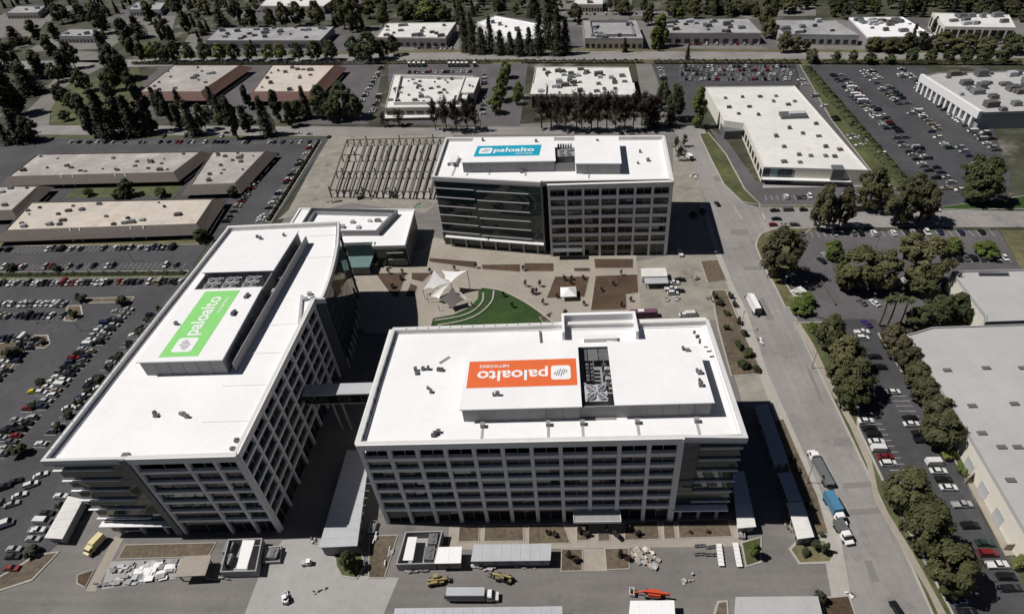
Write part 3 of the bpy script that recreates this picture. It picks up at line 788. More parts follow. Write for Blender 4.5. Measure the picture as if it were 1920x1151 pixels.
cooling_tower(TB, 4.2, 262.5, ROOFZ + 0.2, 6.5, 7.5, 3.6)
for k in range(6):
    unit(TB, 1.5 + 1.2 * k, 273 - 0.1 * k, ROOFZ + 0.2, (0.9, 1.6, 3.0), 0, random.choice([M_UNIT, M_BRONZE]))
piece('screen_wall', TB, M_SCREEN, (4.2, 251.0, ROOFZ + 2.0), (9.0, 0.3, 4.0), -0.1)
for (px, py) in [(879, 318), (920, 316), (987, 318), (1104, 322), (852, 318)]:
    x, y = g(px, py, ROOFZ)
    piece('walkway_strip', TB, M_PANEL2, (x, y - 2, ROOFZ + 0.06), (0.8, 9.0, 0.12), -0.08)
    piece('access_step', TB, M_FIN, (x, y + 3.2, ROOFZ + 0.9), (1.2, 1.6, 1.8))
clutter(TB, [(978, 322), (1196, 305), (1200, 284), (1152, 262), (1162, 300), (842, 308), (850, 300), (1215, 300)], ROOFZ, 0.8, 1.6)
clutter(TB, [(905, 262), (1005, 264), (1120, 262)], PZ + 0.35)
piece('stair_hatch', TB, M_WHITE, (-49, 268, ROOFZ + 0.9), (3.6, 8, 1.8), -0.1)

# ---------------- bridge between the two near towers
BR = thing('footbridge', 'grey roofed footbridge joining the two near office towers', 'bridge', (-70, 133.9, 15))
piece('bridge_roof', BR, M_BRONZE, (-70.6, 134.0, 20.2), (31.2, 5.0, 0.5))
piece('bridge_floor', BR, M_PANEL2, (-70.6, 134.0, 15.8), (31.2, 4.6, 0.5))
for s in (-1, 1):
    for k in range(8):
        piece('glass_panel', BR, M_GLASS, (-84.2 + 3.9 * k, 134.0 + s * 2.25, 18.0), (3.75, 0.12, 3.8))
for k in range(9):
    piece('bridge_post', BR, M_FIN, (-86.15 + 3.9 * k, 131.72, 18.0), (0.16, 0.2, 3.85))
for x in (-78.5, -75.2):
    piece('bridge_column', BR, M_PANEL2, (x, 134.0, 7.75), (0.6, 0.6, 15.5))

# ---------------- low amenity building
TL = thing('amenity_building', 'low white roofed building with a teal glass entrance between the towers', 'building', (-100, 252, 0))
polyL = [(-136, 240.5), (-104.2, 237.2), (-87.8, 236.8), (-87.6, 233.2), (-71.6, 232.4), (-72.6, 266), (-136, 274)]
LZ = 12.0
MB().prism(inset(polyL, 0.7), 0, LZ - 1.4).build('wall', M_TEAL, TL)
MB().prism(polyL, LZ - 1.4, LZ - 0.4).build('roof_deck', M_ROOF, TL)
MB().ring(polyL, 0.8, LZ - 0.5, LZ + 0.3).build('parapet', M_ROOF, TL)
well = [(-128, 246.5), (-86.5, 243.0), (-80.5, 262.5), (-127.5, 269.5)]
MB().ring(well, 0.4, LZ - 0.38, LZ + 2.6).build('screen_wall', M_SCREEN, TL)
MB().ring(inset(well, 2.0), 0.25, LZ - 0.39, LZ + 1.6).build('screen_wall', M_BRONZE, TL)
for k in range(9):
    x, y = -120 + 4.3 * k, 254 + random.uniform(-3, 4) - 0.1 * k
    unit(TL, x, y, LZ - 0.4, (random.uniform(1.2, 3.2), random.uniform(1.2, 2.4), random.uniform(0.8, 1.6)), -0.1, random.choice([M_BRONZE, M_WHITE, M_UNIT]))
for z in (4.3, 8.0):
    fpiece('sunshade', TL, M_WHITE, fr((-87.2, 233.9), (-72.2, 233.1)), 6.0, 14.0, 0.0, 0.9, z, z + 0.35)
Fl = fr((-71.9, 233.4), (-72.9, 265.5))
for k in range(9):
    fpiece('pier', TL, M_PANEL2, Fl, 1.0 + 3.6 * k, 1.9 + 3.6 * k, -0.2, 0.3, 0, LZ - 1.42)
MB().prism([(-103.5, 236.6), (-89.2, 236.2), (-89.0, 226.8), (-100.6, 227.2)], 4.2, 4.9).build('entrance_roof', M_TEALROOF, TL)
MB().prism([(-103.0, 236.5), (-89.6, 236.0), (-89.4, 227.4), (-100.2, 227.8)], 0.0, 4.19).build('entrance_hall', M_TEAL, TL)
MB().prism([(-103.8, 237.8), (-88.2, 237.4), (-88.2, 236.5), (-103.8, 236.9)], 4.95, LZ - 2.0).build('entrance_glazing', M_TEAL, TL)

# ---------------- printed banners lying on the penthouse roofs
def text_mesh(s, size, bold=0.02):
    c = bpy.data.curves.new('lettering', 'FONT')
    c.body = s
    c.size = size
    c.offset = bold
    c.extrude = 0.01
    c.space_character = 1.02
    tmp = bpy.data.objects.new('tmp', c)
    COL.objects.link(tmp)
    dg = bpy.context.evaluated_depsgraph_get()
    me = bpy.data.meshes.new_from_object(tmp.evaluated_get(dg))
    bpy.data.objects.remove(tmp)
    me.materials.clear()
    me.materials.append(M_LETTER)
    return me
def rounded(w, h, r, n=5):
    pts = []
    for cx, cy, a0 in ((w / 2 - r, -h / 2 + r, -90), (w / 2 - r, h / 2 - r, 0), (-w / 2 + r, h / 2 - r, 90), (-w / 2 + r, -h / 2 + r, 180)):
        for i in range(n + 1):
            a = math.radians(a0 + 90 * i / n)
            pts.append((cx + r * math.cos(a), cy + r * math.sin(a)))
    return pts
def banner(loc, L, Hh, rotz, vinyl, label):
    """L runs along the reading direction"""
    T = thing('roof_banner', label, 'banner', (loc[0], loc[1], loc[2]), rotz=rotz)
    def loc_mesh(name, mb, m, parent):
        return link(name, mb.mesh(name, m), parent, (0, 0, 0), local=True)
    NX, NY = 24, 8
    rnd = random.Random(5)
    vs = [(lerp(-L / 2, L / 2, i / NX), lerp(-Hh / 2, Hh / 2, j / NY), 0.02 + 0.02 * rnd.random()) for j in range(NY + 1) for i in range(NX + 1)]
    fs = [(j * (NX + 1) + i, j * (NX + 1) + i + 1, (j + 1) * (NX + 1) + i + 1, (j + 1) * (NX + 1) + i) for j in range(NY) for i in range(NX)]
    loc_mesh('sheet', MB().add(vs, fs), vinyl, T)
    s = Hh * 0.52
    ex = -L / 2 + Hh * 0.42
    em = loc_mesh('emblem', MB().prism([(p[0] + ex, p[1] + Hh * 0.02) for p in rounded(s, s, s * 0.16)], 0.05, 0.07), M_LETTER, T)
    mb = MB()
    for k in range(6):
        x = ex + s * (-0.30 + 0.12 * k)
        hh = s * (0.10, 0.2, 0.26, 0.26, 0.2, 0.10)[k]
        dy = Hh * 0.02 + s * (-0.06, -0.03, 0.02, -0.02, 0.03, 0.06)[k]
        mb.add([(x - s * 0.035 - hh * 0.25, dy - hh, 0.085), (x + s * 0.025 - hh * 0.25, dy - hh, 0.085), (x + s * 0.035 + hh * 0.25, dy + hh, 0.085), (x - s * 0.025 + hh * 0.25, dy + hh, 0.085)], [(0, 1, 2, 3)])
    link('emblem_stripes', mb.mesh('emblem_stripes', M_SCREEN), em, (0, 0, 0), local=True)
    me = text_mesh('paloalto', 1.0)
    xs = [v.co.x for v in me.vertices]; ys = [v.co.y for v in me.vertices]
    tw = L / 2 - Hh * 0.28 - (ex + s * 0.62)
    sx = tw / (max(xs) - min(xs))
    sy = min(sx * 1.15, Hh * 0.5 / (max(ys) - min(ys)))
    for v in me.vertices:
        v.co.x = (v.co.x - min(xs)) * sx
        v.co.y = v.co.y * sy
        v.co.z = v.co.z + 0.07
    link('lettering', me, T, (ex + s * 0.66, -Hh * 0.10, 0), local=True)
    me2 = text_mesh('NETWORKS', 1.0, 0.015)
    xs2 = [v.co.x for v in me2.vertices]
    k2 = tw * 0.42 / (max(xs2) - min(xs2))
    for v in me2.vertices:
        v.co.x = (v.co.x - min(xs2)) * k2
        v.co.y *= k2
        v.co.z += 0.07
    link('lettering', me2, T, (ex + s * 0.66 + tw * 0.56, -Hh * 0.34, 0), local=True)
    return T
BZ = PZ + 0.36
banner((-11.8, 118.2, BZ), 30.4, 10.4, math.pi, M_ORANGEBAN, 'orange printed banner lying on the near right tower roof')
banner((-118.0, 145.6, PZA + 0.36), 33.2, 12.8, math.pi / 2, M_GREENBAN, 'green printed banner lying on the left tower roof')
banner((-22.4, 265.2, BZ), 31.0, 11.6, -0.095, M_BLUEBAN, 'blue printed banner lying on the far tower roof')
# ================================================================== other buildings
random.seed(23)
def edge_pieces(T, name, m, a, b, n, z0, z1, w=None, frac=0.7, d0=-0.1, d1=0.06):
    F = fr(a, b)
    L = F[3]
    for i in range(n):
        c = L * (i + 0.5) / n
        hw = (w / 2 if w else L / n * frac / 2)
        fpiece(name, T, m, F, c - hw, c + hw, d0, d1, z0, z1)
def shed(name, label, roof_px, z, wall, roof, par=0.5, units=0, win=(), poly=None, seed=1, cat='building', uspan=(0.7, 2.2), slope=None, wm=None):
    """flat roofed building; roof_px are its roof corners in image pixels, front left first, anticlockwise"""
    rnd = random.Random(seed)
    P = poly or gp(roof_px, z)
    if area2(P) < 0:
        P = P[::-1]
    cx = sum(p[0] for p in P) / len(P); cy = sum(p[1] for p in P) / len(P)
    T = thing(name, label, cat, (cx, cy, 0))
    if slope:
        W = inset(P, slope * 0.2)
        MB().prism(W, 0, z - 1.0).build('wall', wall, T)
        top, bot = P, inset(P, -slope)
        n = len(P)
        for i in range(n):
            j = (i + 1) % n
            mb = MB()
            it, ib = inset(P, 0.45), inset(P, -slope + 0.5)
            mb.add([(*bot[i], z * 0.42), (*bot[j], z * 0.42), (*top[j], z), (*top[i], z), (*ib[i], z * 0.42), (*ib[j], z * 0.42), (*it[j], z), (*it[i], z)],
                   [(0, 1, 2, 3), (3, 2, 6, 7), (7, 6, 5, 4), (4, 5, 1, 0)])
            mb.build('mansard_fascia', wm or wall, T)
        MB().prism(inset(P, 0.46), z - 1.0, z - 0.5).build('roof', roof, T)
    else:
        MB().prism(inset(P, 0.02), 0, z - par).build('wall', wall, T)
        MB().prism(inset(P, 0.3), z - par + 0.001, z - par + 0.12).build('roof', roof, T)
        MB().ring(P, 0.32, z - par - 0.6, z).build('parapet', wall if par > 0.9 else roof, T)
    zr = z - (0.5 if slope else par - 0.12)
    n = 0
    a, b, c, d = (Vector(P[i]) for i in (0, 1, len(P) // 2, -1))
    xs = [p[0] for p in P]; ys = [p[1] for p in P]
    Q = inset(P, 2.5)
    tries = 0
    while n < units and tries < 900:
        tries += 1
        x, y = rnd.uniform(min(xs), max(xs)), rnd.uniform(min(ys), max(ys))
        ins = False
        for i in range(len(Q)):
            p, r = Q[i], Q[i - 1]
            if (p[1] > y) != (r[1] > y) and x < (r[0] - p[0]) * (y - p[1]) / (r[1] - p[1]) + p[0]:
                ins = not ins
        if ins:
            s = rnd.uniform(*uspan)
            unit(T, x, y, zr, (s * rnd.uniform(0.8, 1.7), s, s * rnd.uniform(0.4, 0.75)), rnd.choice([0, 0, 0.05]), rnd.choice([M_UNIT, M_UNIT, M_UNIT, M_BRONZE, M_BROWN]))
            n += 1
    for (ei, cnt, z0, z1, nm, m, fr_) in win:
        edge_pieces(T, nm, m, P[ei % len(P)], P[(ei + 1) % len(P)], cnt, z0, z1, None, fr_)
    return T, P
M_DKGLASS = M_GLASS
# tan sheds on the left
for k, (px, z, seed, un, lab, bays) in enumerate([
        ([(8, 432), (368, 420), (400, 372), (58, 379)], 7, 3, 22, 'long cream roofed shed with brown fascia nearest the left tower', (0.355, 0.405, 0.67, 0.735)),
        ([(15, 331), (325, 323), (376, 284), (70, 289)], 7, 4, 24, 'long cream roofed shed with brown fascia, second back on the left', (0.335, 0.405, 0.66, 0.72)),
        ([(356, 347), (440, 344), (498, 283), (398, 284)], 7, 5, 16, 'short cream roofed shed beside the car park with hedge', ()),
        ([(-130, 398), (22, 394), (72, 348), (-60, 350)], 7, 6, 8, 'brown fascia shed cut off by the left picture edge', ())]):
    T, P = shed('warehouse', lab, px, z, M_BROWN, M_CREAM if k == 0 else M_CREAM2, units=un, slope=2.4, seed=seed, cat='warehouse', wm=M_BROWN, uspan=(0.9, 2.4))
    F = fr(P[0], P[1])
    for u in bays:
        a_ = F[0] + F[1] * (F[3] * u) + F[2] * 0.25
        b_ = F[0] + F[1] * (F[3] * u) + F[2] * 2.8
        mb = MB().bar((a_.x, a_.y, z + 0.1), (b_.x, b_.y, z * 0.40), 0.85)
        mb.bar((b_.x, b_.y, z * 0.46), (b_.x, b_.y, 0.0), 0.85)
        mb.build('pilaster', M_CREAMWALL, T)
    edge_pieces(T, 'window', M_GLASS, P[0], P[1], 18, 0.6, 2.6, None, 0.6, -0.4, -0.25)
# brick sheds
for k, (px, seed, lab) in enumerate([([(262, 172), (376, 172), (450, 122), (326, 122)], 7, 'red brick shed with pale roof, left one of the brick pair'),
                                     ([(473, 172), (580, 172), (628, 122), (510, 122)], 8, 'red brick shed with pale roof, right one of the brick pair')]):
    T, P = shed('warehouse', lab, px, 9, M_BRICK, M_CREAM2 if k == 0 else M_CREAM, units=15, seed=seed, cat='warehouse', uspan=(1.4, 3.2), slope=3.4, wm=M_BRICK,
                win=[(0, 9, 0.8, 3.4, 'window', M_GLASS, 0.6), (1, 12, 0.8, 3.4, 'window', M_GLASS, 0.6)])
    o = MB().add([(q[0], q[1], -0.1 - 0.01 * k) for q in inset(P, -16)], [(0, 1, 2, 3)]).build('parking_lot', M_LOT2); o['kind'] = 'structure'
# pale office with truck yard
T, P = shed('office_building', 'white roofed office with plant yard left of the bare tree row', [(722, 202), (870, 200), (888, 143), (738, 140)], 8, M_TANWALL, M_OLDWHITE, par=0.8, units=44, seed=9, uspan=(1.0, 3.0), win=[(0, 8, 1.0, 5.0, 'window', M_GLASS, 0.75), (1, 9, 1.0, 4.5, 'window', M_GLASS, 0.5)])
MB().ring(inset(P, 6.0), 1.0, 7.3, 9.6).build('roof_screen', M_OLDWHITE, T)
T, P = shed('office_building', 'mauve walled wing beside the white roofed office with plant yard', [(858, 174), (888, 174), (899, 145), (870, 145)], 9, M_MAUVEWALL, M_OLDWHITE, units=2, seed=10, win=[(0, 4, 1.0, 5, 'window', M_GLASS, 0.6)])
shed('wall_block', 'low brick walled forecourt in front of the white roofed office', [(722, 222), (815, 220), (815, 213), (722, 215)], 2.2, M_BRICK, M_OLDWHITE, par=0.1, seed=3, cat='building')
# office behind the bare trees
T, P = shed('office_building', 'white roofed office with dark glass front behind the bare tree row', [(995, 176), (1192, 178), (1178, 126), (1004, 125)], 11, M_CREAMWALL, M_OLDWHITE, par=0.9, units=46, seed=12, uspan=(1.2, 4.0), win=[(0, 14, 1.0, 9.0, 'window', M_GLASS, 0.9), (1, 8, 1, 8, 'window', M_GLASS, 0.6), (3, 8, 1, 8, 'window', M_GLASS, 0.6)])
for (px) in ([(996, 176), (1022, 176), (1023, 158), (1000, 158)], [(1166, 177), (1192, 178), (1187, 156), (1160, 156)]):
    MB().prism(inset(gp(px, 12), -0.3), 11.05, 12.0).build('roof_terrace', M_OLDWHITE, T)
# big white roofed building at right
wb = gp([(1322, 163), (1490, 161), (1628, 319), (1432, 313), (1395, 231), (1358, 226)], 9)
T, P = shed('industrial_building', 'large white roofed building with teal glass corner beside the street', None, 9, M_CREAMWALL, M_OLDWHITE, par=0.7, units=0, poly=wb, seed=14)
_r = random.Random(4)
for (px, py) in [(1360, 184), (1392, 182), (1425, 181), (1455, 180), (1367, 201), (1405, 200), (1450, 190), (1385, 213), (1422, 215), (1478, 196), (1490, 190), (1480, 240), (1500, 215), (1530, 232), (1505, 250), (1535, 255), (1455, 255), (1470, 275), (1548, 275), (1575, 280), (1498, 290), (1520, 292), (1548, 292), (1565, 293), (1470, 303), (1500, 304)]:
    x, y = g(px, py, 9)
    unit(T, x, y, 8.4, (_r.uniform(1.6, 2.8), _r.uniform(1.6, 2.6), _r.uniform(0.8, 1.4)), 0, _r.choice([M_UNIT, M_BROWN]))
x, y = g(1487, 217, 9)
piece('roof_screen', T, M_UNIT, (x, y, 9.3), (15, 8, 1.8), -0.08)
piece('roof_unit', T, M_BRONZE, (x + 2, y, 10.6), (9, 4, 0.8), -0.08)
a, b = gp([(1432, 313), (1560, 316)], 9)
F = fr(a, b)
for i in range(9):
    fpiece('glass_panel', T, M_TEALROOF if i % 3 == 1 else M_TEAL, F, F[3] * i / 9 + 0.05, F[3] * (i + 1) / 9 - 0.05, 0.1, 0.25, 0.3, 8.2)
fpiece('stair_block', T, M_FIN, F, F[3] * 1.0, F[3] * 1.0 + 5.5, -3.0, 2.5, 0, 9.6)
fpiece('entrance_slab', T, M_WHITE, F, 0, F[3] * 1.3, 0.3, 3.2, 2.9, 3.3)
Fw = fr(gp([(1395, 231)], 9)[0], a)
for i in range(8):
    fpiece('window', T, M_GLASS, (Fw[0], Fw[1], -Fw[2], Fw[3]), Fw[3] * (i + 0.2) / 8, Fw[3] * (i + 0.8) / 8, -0.1, 0.08, 2.0, 6.0)
x, y = g(1372, 252, 0)
piece('loading_shed', T, M_FIN, (x, y, 2.5), (12, 14, 5), -0.05)
# far right white building with an arcaded front
fw = gp([(1732, 142), (1758, 136), (1990, 132), (1990, 206), (1842, 211)], 10)
T, P = shed('industrial_building', 'grey roofed building with white arcaded parapet at the right edge', None, 10, M_GREYWALL, M_GREYROOF, par=0.8, units=34, poly=fw, seed=15, uspan=(2.0, 5.0))
F = fr(gp([(1732, 142)], 10)[0], gp([(1842, 211)], 10)[0])
Fo = (F[0], F[1], -F[2], F[3]) if F[2].x > 0 else F
for i in range(12):
    fpiece('arcade_pier', T, M_WHITE, Fo, F[3] * i / 12, F[3] * i / 12 + 2.0, 0.2, 2.0, 0, 6.5)
fpiece('arcade_band', T, M_WHITE, Fo, -0.5, F[3] + 0.5, 0.15, 2.2, 6.51, 10.9)
# grey roofed warehouse at the right edge
gw = gp([(1700, 627), (1793, 772), (1922, 992)], 9) + [(118.5, 40), (220, 40), (220, 166.5)] + gp([(1748, 613)], 9)
T, P = shed('warehouse', 'cream walled warehouse with wide grey roof at the right edge', None, 9, M_CREAMWALL, M_GREYROOF, par=0.7, poly=gw, seed=16, cat='warehouse')
for (px, py) in [(1776, 694), (1849, 690), (1918, 690), (1823, 761), (1902, 757), (1841, 812), (1878, 838), (1908, 838), (1895, 900)]:
    x, y = g(px, py, 8.6)
    piece('skylight', T, M_FIN, (x, y, 8.7), (2.4, 1.3, 0.5))
Fg = fr(gp([(1793, 772)], 9)[0], gp([(1922, 992)], 9)[0])
for k in range(4):
    fpiece('loading_door', T, M_BRONZE, (Fg[0], Fg[1], Fg[2] if Fg[2].x < 0 else -Fg[2], Fg[3]), 4 + 8.5 * k, 8 + 8.5 * k, -0.1, 0.1, 0.2, 4.0)
ga = gp([(1786, 508), (1848, 590)], 9)
T, P = shed('warehouse', 'cream walled warehouse block behind the grey roofed one', None, 9, M_CREAMWALL, M_GREYROOF, par=0.8, poly=[ga[1], (150, 168.5), (220, 168.5), (220, 197), ga[0]], seed=17, cat='warehouse')
MB().bar((*g(1835, 514, 9), 9.3), (*g(1890, 514, 9), 9.3), 0.8).build('roof_vent', M_FIN, T)
# side yard walls of that warehouse
for (pa, pb) in (((1808, 905), (1842, 878)), ((1880, 1030), (1915, 1028))):
    a, b = g(*pa), g(*pb)
    F = fr(a, b)
    o = piece('yard_wall', None, M_TANWALL, ((a[0] + b[0]) / 2, (a[1] + b[1]) / 2, 1.4), (F[3], 0.35, 2.8), math.atan2(F[1].y, F[1].x))
    tag(o, 'tan yard wall against the cream warehouse, %s one' % ('farther' if pa[0] < 1850 else 'nearer'), 'wall')
# far buildings beyond the railway road
FAR = [
    ([(705, 70), (835, 71), (855, 42), (725, 44)], 9, M_MAUVEWALL, M_OLDWHITE, 16, 'white roofed mauve shed beyond the wide road, left of the tall cypresses'),
    ([(895, 42), (958, 74), (1035, 72), (1036, 50), (928, 30)], 9, M_WHITE, M_ROOF, 5, 'bright white roofed building half hidden by tall cypresses'),
    ([(1096, 72), (1206, 72), (1192, 38), (1092, 38)], 9, M_TANWALL, M_DARKROOF, 10, 'tan building with ringed roof beyond the wide road'),
    ([(1246, 62), (1428, 62), (1402, 35), (1247, 37)], 9, M_MAUVEWALL, M_DARKROOF, 22, 'wide grey roofed shed right of the light green tree'),
    ([(1462, 64), (1612, 66), (1565, 38), (1452, 37)], 8, M_GREYWALL, M_DARKROOF, 9, 'grey walled grey roofed shed left of the bright white one'),
    ([(1628, 70), (1752, 68), (1692, 32), (1592, 33)], 9, M_MAUVEWALL, M_ROOF, 26, 'bright white roofed shed beyond the wide road at far right'),
    ([(1772, 50), (1905, 52), (1892, 28), (1748, 24)], 11, M_CREAMWALL, M_OLDWHITE, 14, 'cream office with big dark windows in the top right corner'),
    ([(385, 76), (600, 76), (626, 50), (410, 53)], 8, M_MAUVEWALL, M_DARKROOF, 26, 'long mauve grey shed behind the row of round trees'),
    ([(110, 68), (178, 68), (190, 55), (128, 55)], 8, M_GREYWALL, M_DARKROOF, 4, 'small blue grey shed near the top left corner'),
    ([(487, 11), (606, 12), (640, -12), (510, -12)], 9, M_TANWALL, M_OLDWHITE, 6, 'white roofed building cut by the top edge left of centre'),
    ([(1075, 8), (1130, 8), (1130, -8), (1080, -8)], 8, M_TANWALL, M_OLDWHITE, 3, 'small tan building cut by the top edge right of the cypresses'),
    ([(240, 18), (300, 18), (310, 5), (255, 5)], 8, M_GREYWALL, M_DARKROOF, 3, 'grey roofed building among dark conifers near the top left'),
    ([(10, 25), (70, 24), (85, 12), (30, 12)], 8, M_TANWALL, M_DARKROOF, 3, 'tan building among trees in the top left corner'),
]
for k, (px, z, w, r, un, lab) in enumerate(FAR):
    T, P = shed('industrial_building', lab, px, z, w, r, par=0.7, units=un, seed=40 + k, uspan=(2.0, 4.6),
                win=[(0, 10, 1.0, 4.2, 'window', M_GLASS, 0.55), (1, 6, 1.0, 4.0, 'window', M_GLASS, 0.5)] if z < 11 else [(0, 9, 1.0, 8.8, 'window', M_GLASS, 0.72), (3, 5, 1.0, 8.5, 'window', M_GLASS, 0.6)])
    o = MB().add([(q[0], q[1], -0.08 - 0.005 * k) for q in inset(P, -14)], [tuple(range(len(P)))]).build('pavement', M_LOT2 if k % 2 else M_ROAD2); o['kind'] = 'structure'
    if k == 2:
        MB().ring(inset(P, 6), 1.2, 8.4, 10.6).build('roof_screen', M_MAUVEWALL, T)

# ---------------- site cabins, sheds and plant yards
def cabin(label, roof_px, z, roof=None, wall=None, name='site_cabin', n=5, cat='cabin', group=None, open_=False):
    P = gp(roof_px, z)
    if area2(P) < 0:
        P = P[::-1]
    cx = sum(p[0] for p in P) / 4; cy = sum(p[1] for p in P) / 4
    T = thing(name, label, cat, (cx, cy, 0), group)
    roof = roof or M_BRONZE; wall = wall or M_GREYWALL
    MB().prism(inset(P, -0.15), z - 0.3, z).build('roof', roof, T)
    if open_:
        for p in inset(P, 0.5):
            piece('post', T, M_UNIT, (p[0], p[1], (z - 0.3) / 2), (0.3, 0.3, z - 0.3))
        return T
    MB().prism(inset(P, 0.1), 0.35, z - 0.301).build('wall', wall, T)
    MB().prism(inset(P, 0.4), 0.0, 0.349).build('skids', M_BLACK, T)
    L = [(Vector(P[(i + 1) % 4]) - Vector(P[i])).length for i in range(4)]
    for i in range(4):
        if L[i] >= max(L) - 0.8:
            edge_pieces(T, 'window', M_GLASS, P[i], P[(i + 1) % 4], n, 1.2, 2.3, 1.3, d0=-0.2, d1=-0.02)
    edge_pieces(T, 'door', M_FIN, P[0], P[1], 1, 0.4, 2.5, 1.0, d0=-0.2, d1=-0.03)
    F = fr(P[0], P[1])
    k = int(max(L) / 2.4)
    i = L.index(max(L))
    F = fr(P[i], P[(i + 1) % 4]); w = L[(i + 1) % 4]
    for j in range(1, k):
        fpiece('roof_seam', T, roof, F, F[3] * j / k - 0.05, F[3] * j / k + 0.05, -w, 0.0, z, z + 0.06)
    return T
cabin('long grey cabin trailer beside the left tower by parked white cars', [(86, 1006), (116, 1008), (153, 937), (128, 931)], 3.6, M_OLDWHITE, M_GREYWALL)
cabin('long blue grey roofed shed in the gap between the near towers', [(600, 1024), (668, 1021), (692, 845), (652, 845)], 5.2, M_BRONZE, M_FIN, 'loading_shed', 8, 'shed')
cabin('long grey roofed cabin in front of the near right tower', [(885, 1050), (1030, 1048), (1032, 1021), (890, 1022)], 3.8, M_BRONZE, M_GREYWALL)
cabin('small bright white roofed cabin beside the plant yard', [(817, 1054), (862, 1053), (864, 1026), (824, 1027)], 4.0, M_ROOF, M_TANWALL, n=2)
cabin('pale box cabin at the right corner of the near tower', [(1385, 988), (1415, 985), (1394, 884), (1374, 886)], 3.6, M_OLDWHITE, M_TANWALL, n=2)
cabin('long grey trailer parked along the street beyond the tower shadow', [(1497, 1008), (1524, 1004), (1503, 942), (1478, 944)], 4.0, M_OLDWHITE, M_GREYWALL)
cabin('shaded trailer along the street, nearest the plaza of the two', [(1452, 868), (1476, 864), (1438, 758), (1418, 762)], 4.0, M_BRONZE, M_GREYWALL)
cabin('shaded trailer along the street, nearer the camera of the two', [(1480, 938), (1501, 935), (1483, 886), (1461, 888)], 4.0, M_BRONZE, M_GREYWALL)
cabin('long grey cabin cut by the bottom edge, left of the white one', [(738, 1172), (1052, 1168), (1052, 1138), (742, 1142)], 3.8, M_BRONZE, M_GREYWALL, n=9)
cabin('white roofed cabin cut by the bottom edge', [(1180, 1165), (1264, 1163), (1262, 1127), (1184, 1128)], 3.8, M_ROOF, M_GREYWALL, n=3)
cabin('grey roofed cabin cut by the bottom edge, right of the white one', [(1378, 1165), (1542, 1163), (1532, 1119), (1382, 1121)], 3.8, M_GREYROOF, M_GREYWALL, n=5)
cabin('white cabin stall at the plaza edge beside parked cars', [(1204, 518), (1250, 517), (1247, 503), (1203, 504)], 3.6, M_OLDWHITE, M_WHITE, n=3)
cabin('open grey canopy at the plaza edge below the white stall', [(1211, 531), (1252, 530), (1250, 521), (1209, 522)], 3.0, M_BRONZE, M_WHITE, open_=True, cat='canopy', name='canopy')
cabin('pinkish flat roofed canopy beside the stacked panels', [(328, 1079), (383, 1076), (394, 1042), (345, 1044)], 4.0, M_WALK, M_WHITE, open_=True, cat='canopy', name='canopy')
cabin('pale cabin beside the white stepped building by the far road', [(1448, 236), (1470, 236), (1460, 228), (1440, 228)], 3.0, M_WHITE, M_WHITE, n=1)
def plant_yard(label, base_px, units_, roofs, h=3.2):
    P = gp(base_px, h)
    if area2(P) < 0:
        P = P[::-1]
    cx = sum(p[0] for p in P) / 4; cy = sum(p[1] for p in P) / 4
    T = thing('plant_yard', label, 'enclosure', (cx, cy, 0))
    MB().prism(inset(P, 0.05), 0.0, 0.25).build('slab', M_CONC, T)
    for i in range(4):
        F = fr(P[i], P[(i + 1) % 4])
        fpiece('enclosure_wall', T, M_GREYWALL if i else M_SCREEN, F, 0.0, F[3] - 0.36, -0.35, 0.0, 0.25, h)
    for (px, py, d) in units_:
        x, y = g(px, py, 2)
        mb = MB().box((x, y, 0.3 + d[2] / 2), d, 0, 0)
        for s in (-1, 1):
            mb.cyl((x, y + s * d[1] * 0.22, 0.3 + d[2] + 0.1), min(d[0], d[1]) * 0.25, 0.25, 10, mi=1)
        mb.box((x, y - d[1] / 2 - 0.05, 0.3 + d[2] * 0.45), (d[0] * 0.7, 0.1, d[2] * 0.6), 0, 1)
        mb.build('generator', [M_UNIT, M_FIN], T)
    for q in roofs:
        Q = gp(q, h)
        MB().prism(Q, h - 0.25, h + 0.02).build('shelter_roof', M_WHITE, T)
    return T
plant_yard('walled plant yard with long white shelter before the near right tower', [(742, 1058), (815, 1056), (830, 994), (760, 996)], [(812, 1010, (2.6, 3.6, 2.2)), (806, 1038, (2.8, 4.0, 2.4))], [[(755, 1050), (774, 1050), (782, 1006), (765, 1006)]])
plant_yard('walled plant yard with pale shelter before the left tower', [(412, 1072), (480, 1070), (492, 1008), (428, 1010)], [(425, 1048, (2.4, 3.2, 2.0)), (428, 1026, (2.4, 3.2, 2.0))], [[(443, 1066), (462, 1066), (478, 1012), (455, 1012)]])
plant_yard('small plant pad with white square unit right of the left yard', [(492, 1054), (524, 1052), (528, 1022), (498, 1024)], [(512, 1036, (3.0, 3.0, 2.0))], [], 1.2)

# ---------------- steel skeleton of a building going up
ST = thing('steel_frame', 'bare steel skeleton of a building going up beside the far tower', 'steel frame', (-102, 337, 0))
c00, c10, c11, c01 = (Vector(g(615, 347, 8)), Vector(g(804, 350, 8)), Vector(g(836, 249, 8)), Vector(g(648, 254, 8)))
def sp(u, v):
    return c00.lerp(c10, u).lerp(c01.lerp(c11, u), v)
NU, NV = 16, 4
SZ = 5.0
MB().prism([tuple(c00), tuple(c10), tuple(c11), tuple(c01)], -0.1, 0.06).build('floor_slab', mat('site_slab', (0.33, 0.305, 0.275), var=0.14, scale=0.3, var2=0.1), ST)
for i in range(NU):
    for j in range(NV):
        p = sp(i / (NU - 1), j / (NV - 1))
        h = SZ + (2.2 if (i * 7 + j * 3) % 5 == 0 else 0)
        piece('steel_column', ST, M_RUST if i < 3 else M_STEEL, (p.x, p.y, h / 2), (0.6, 0.6, h))
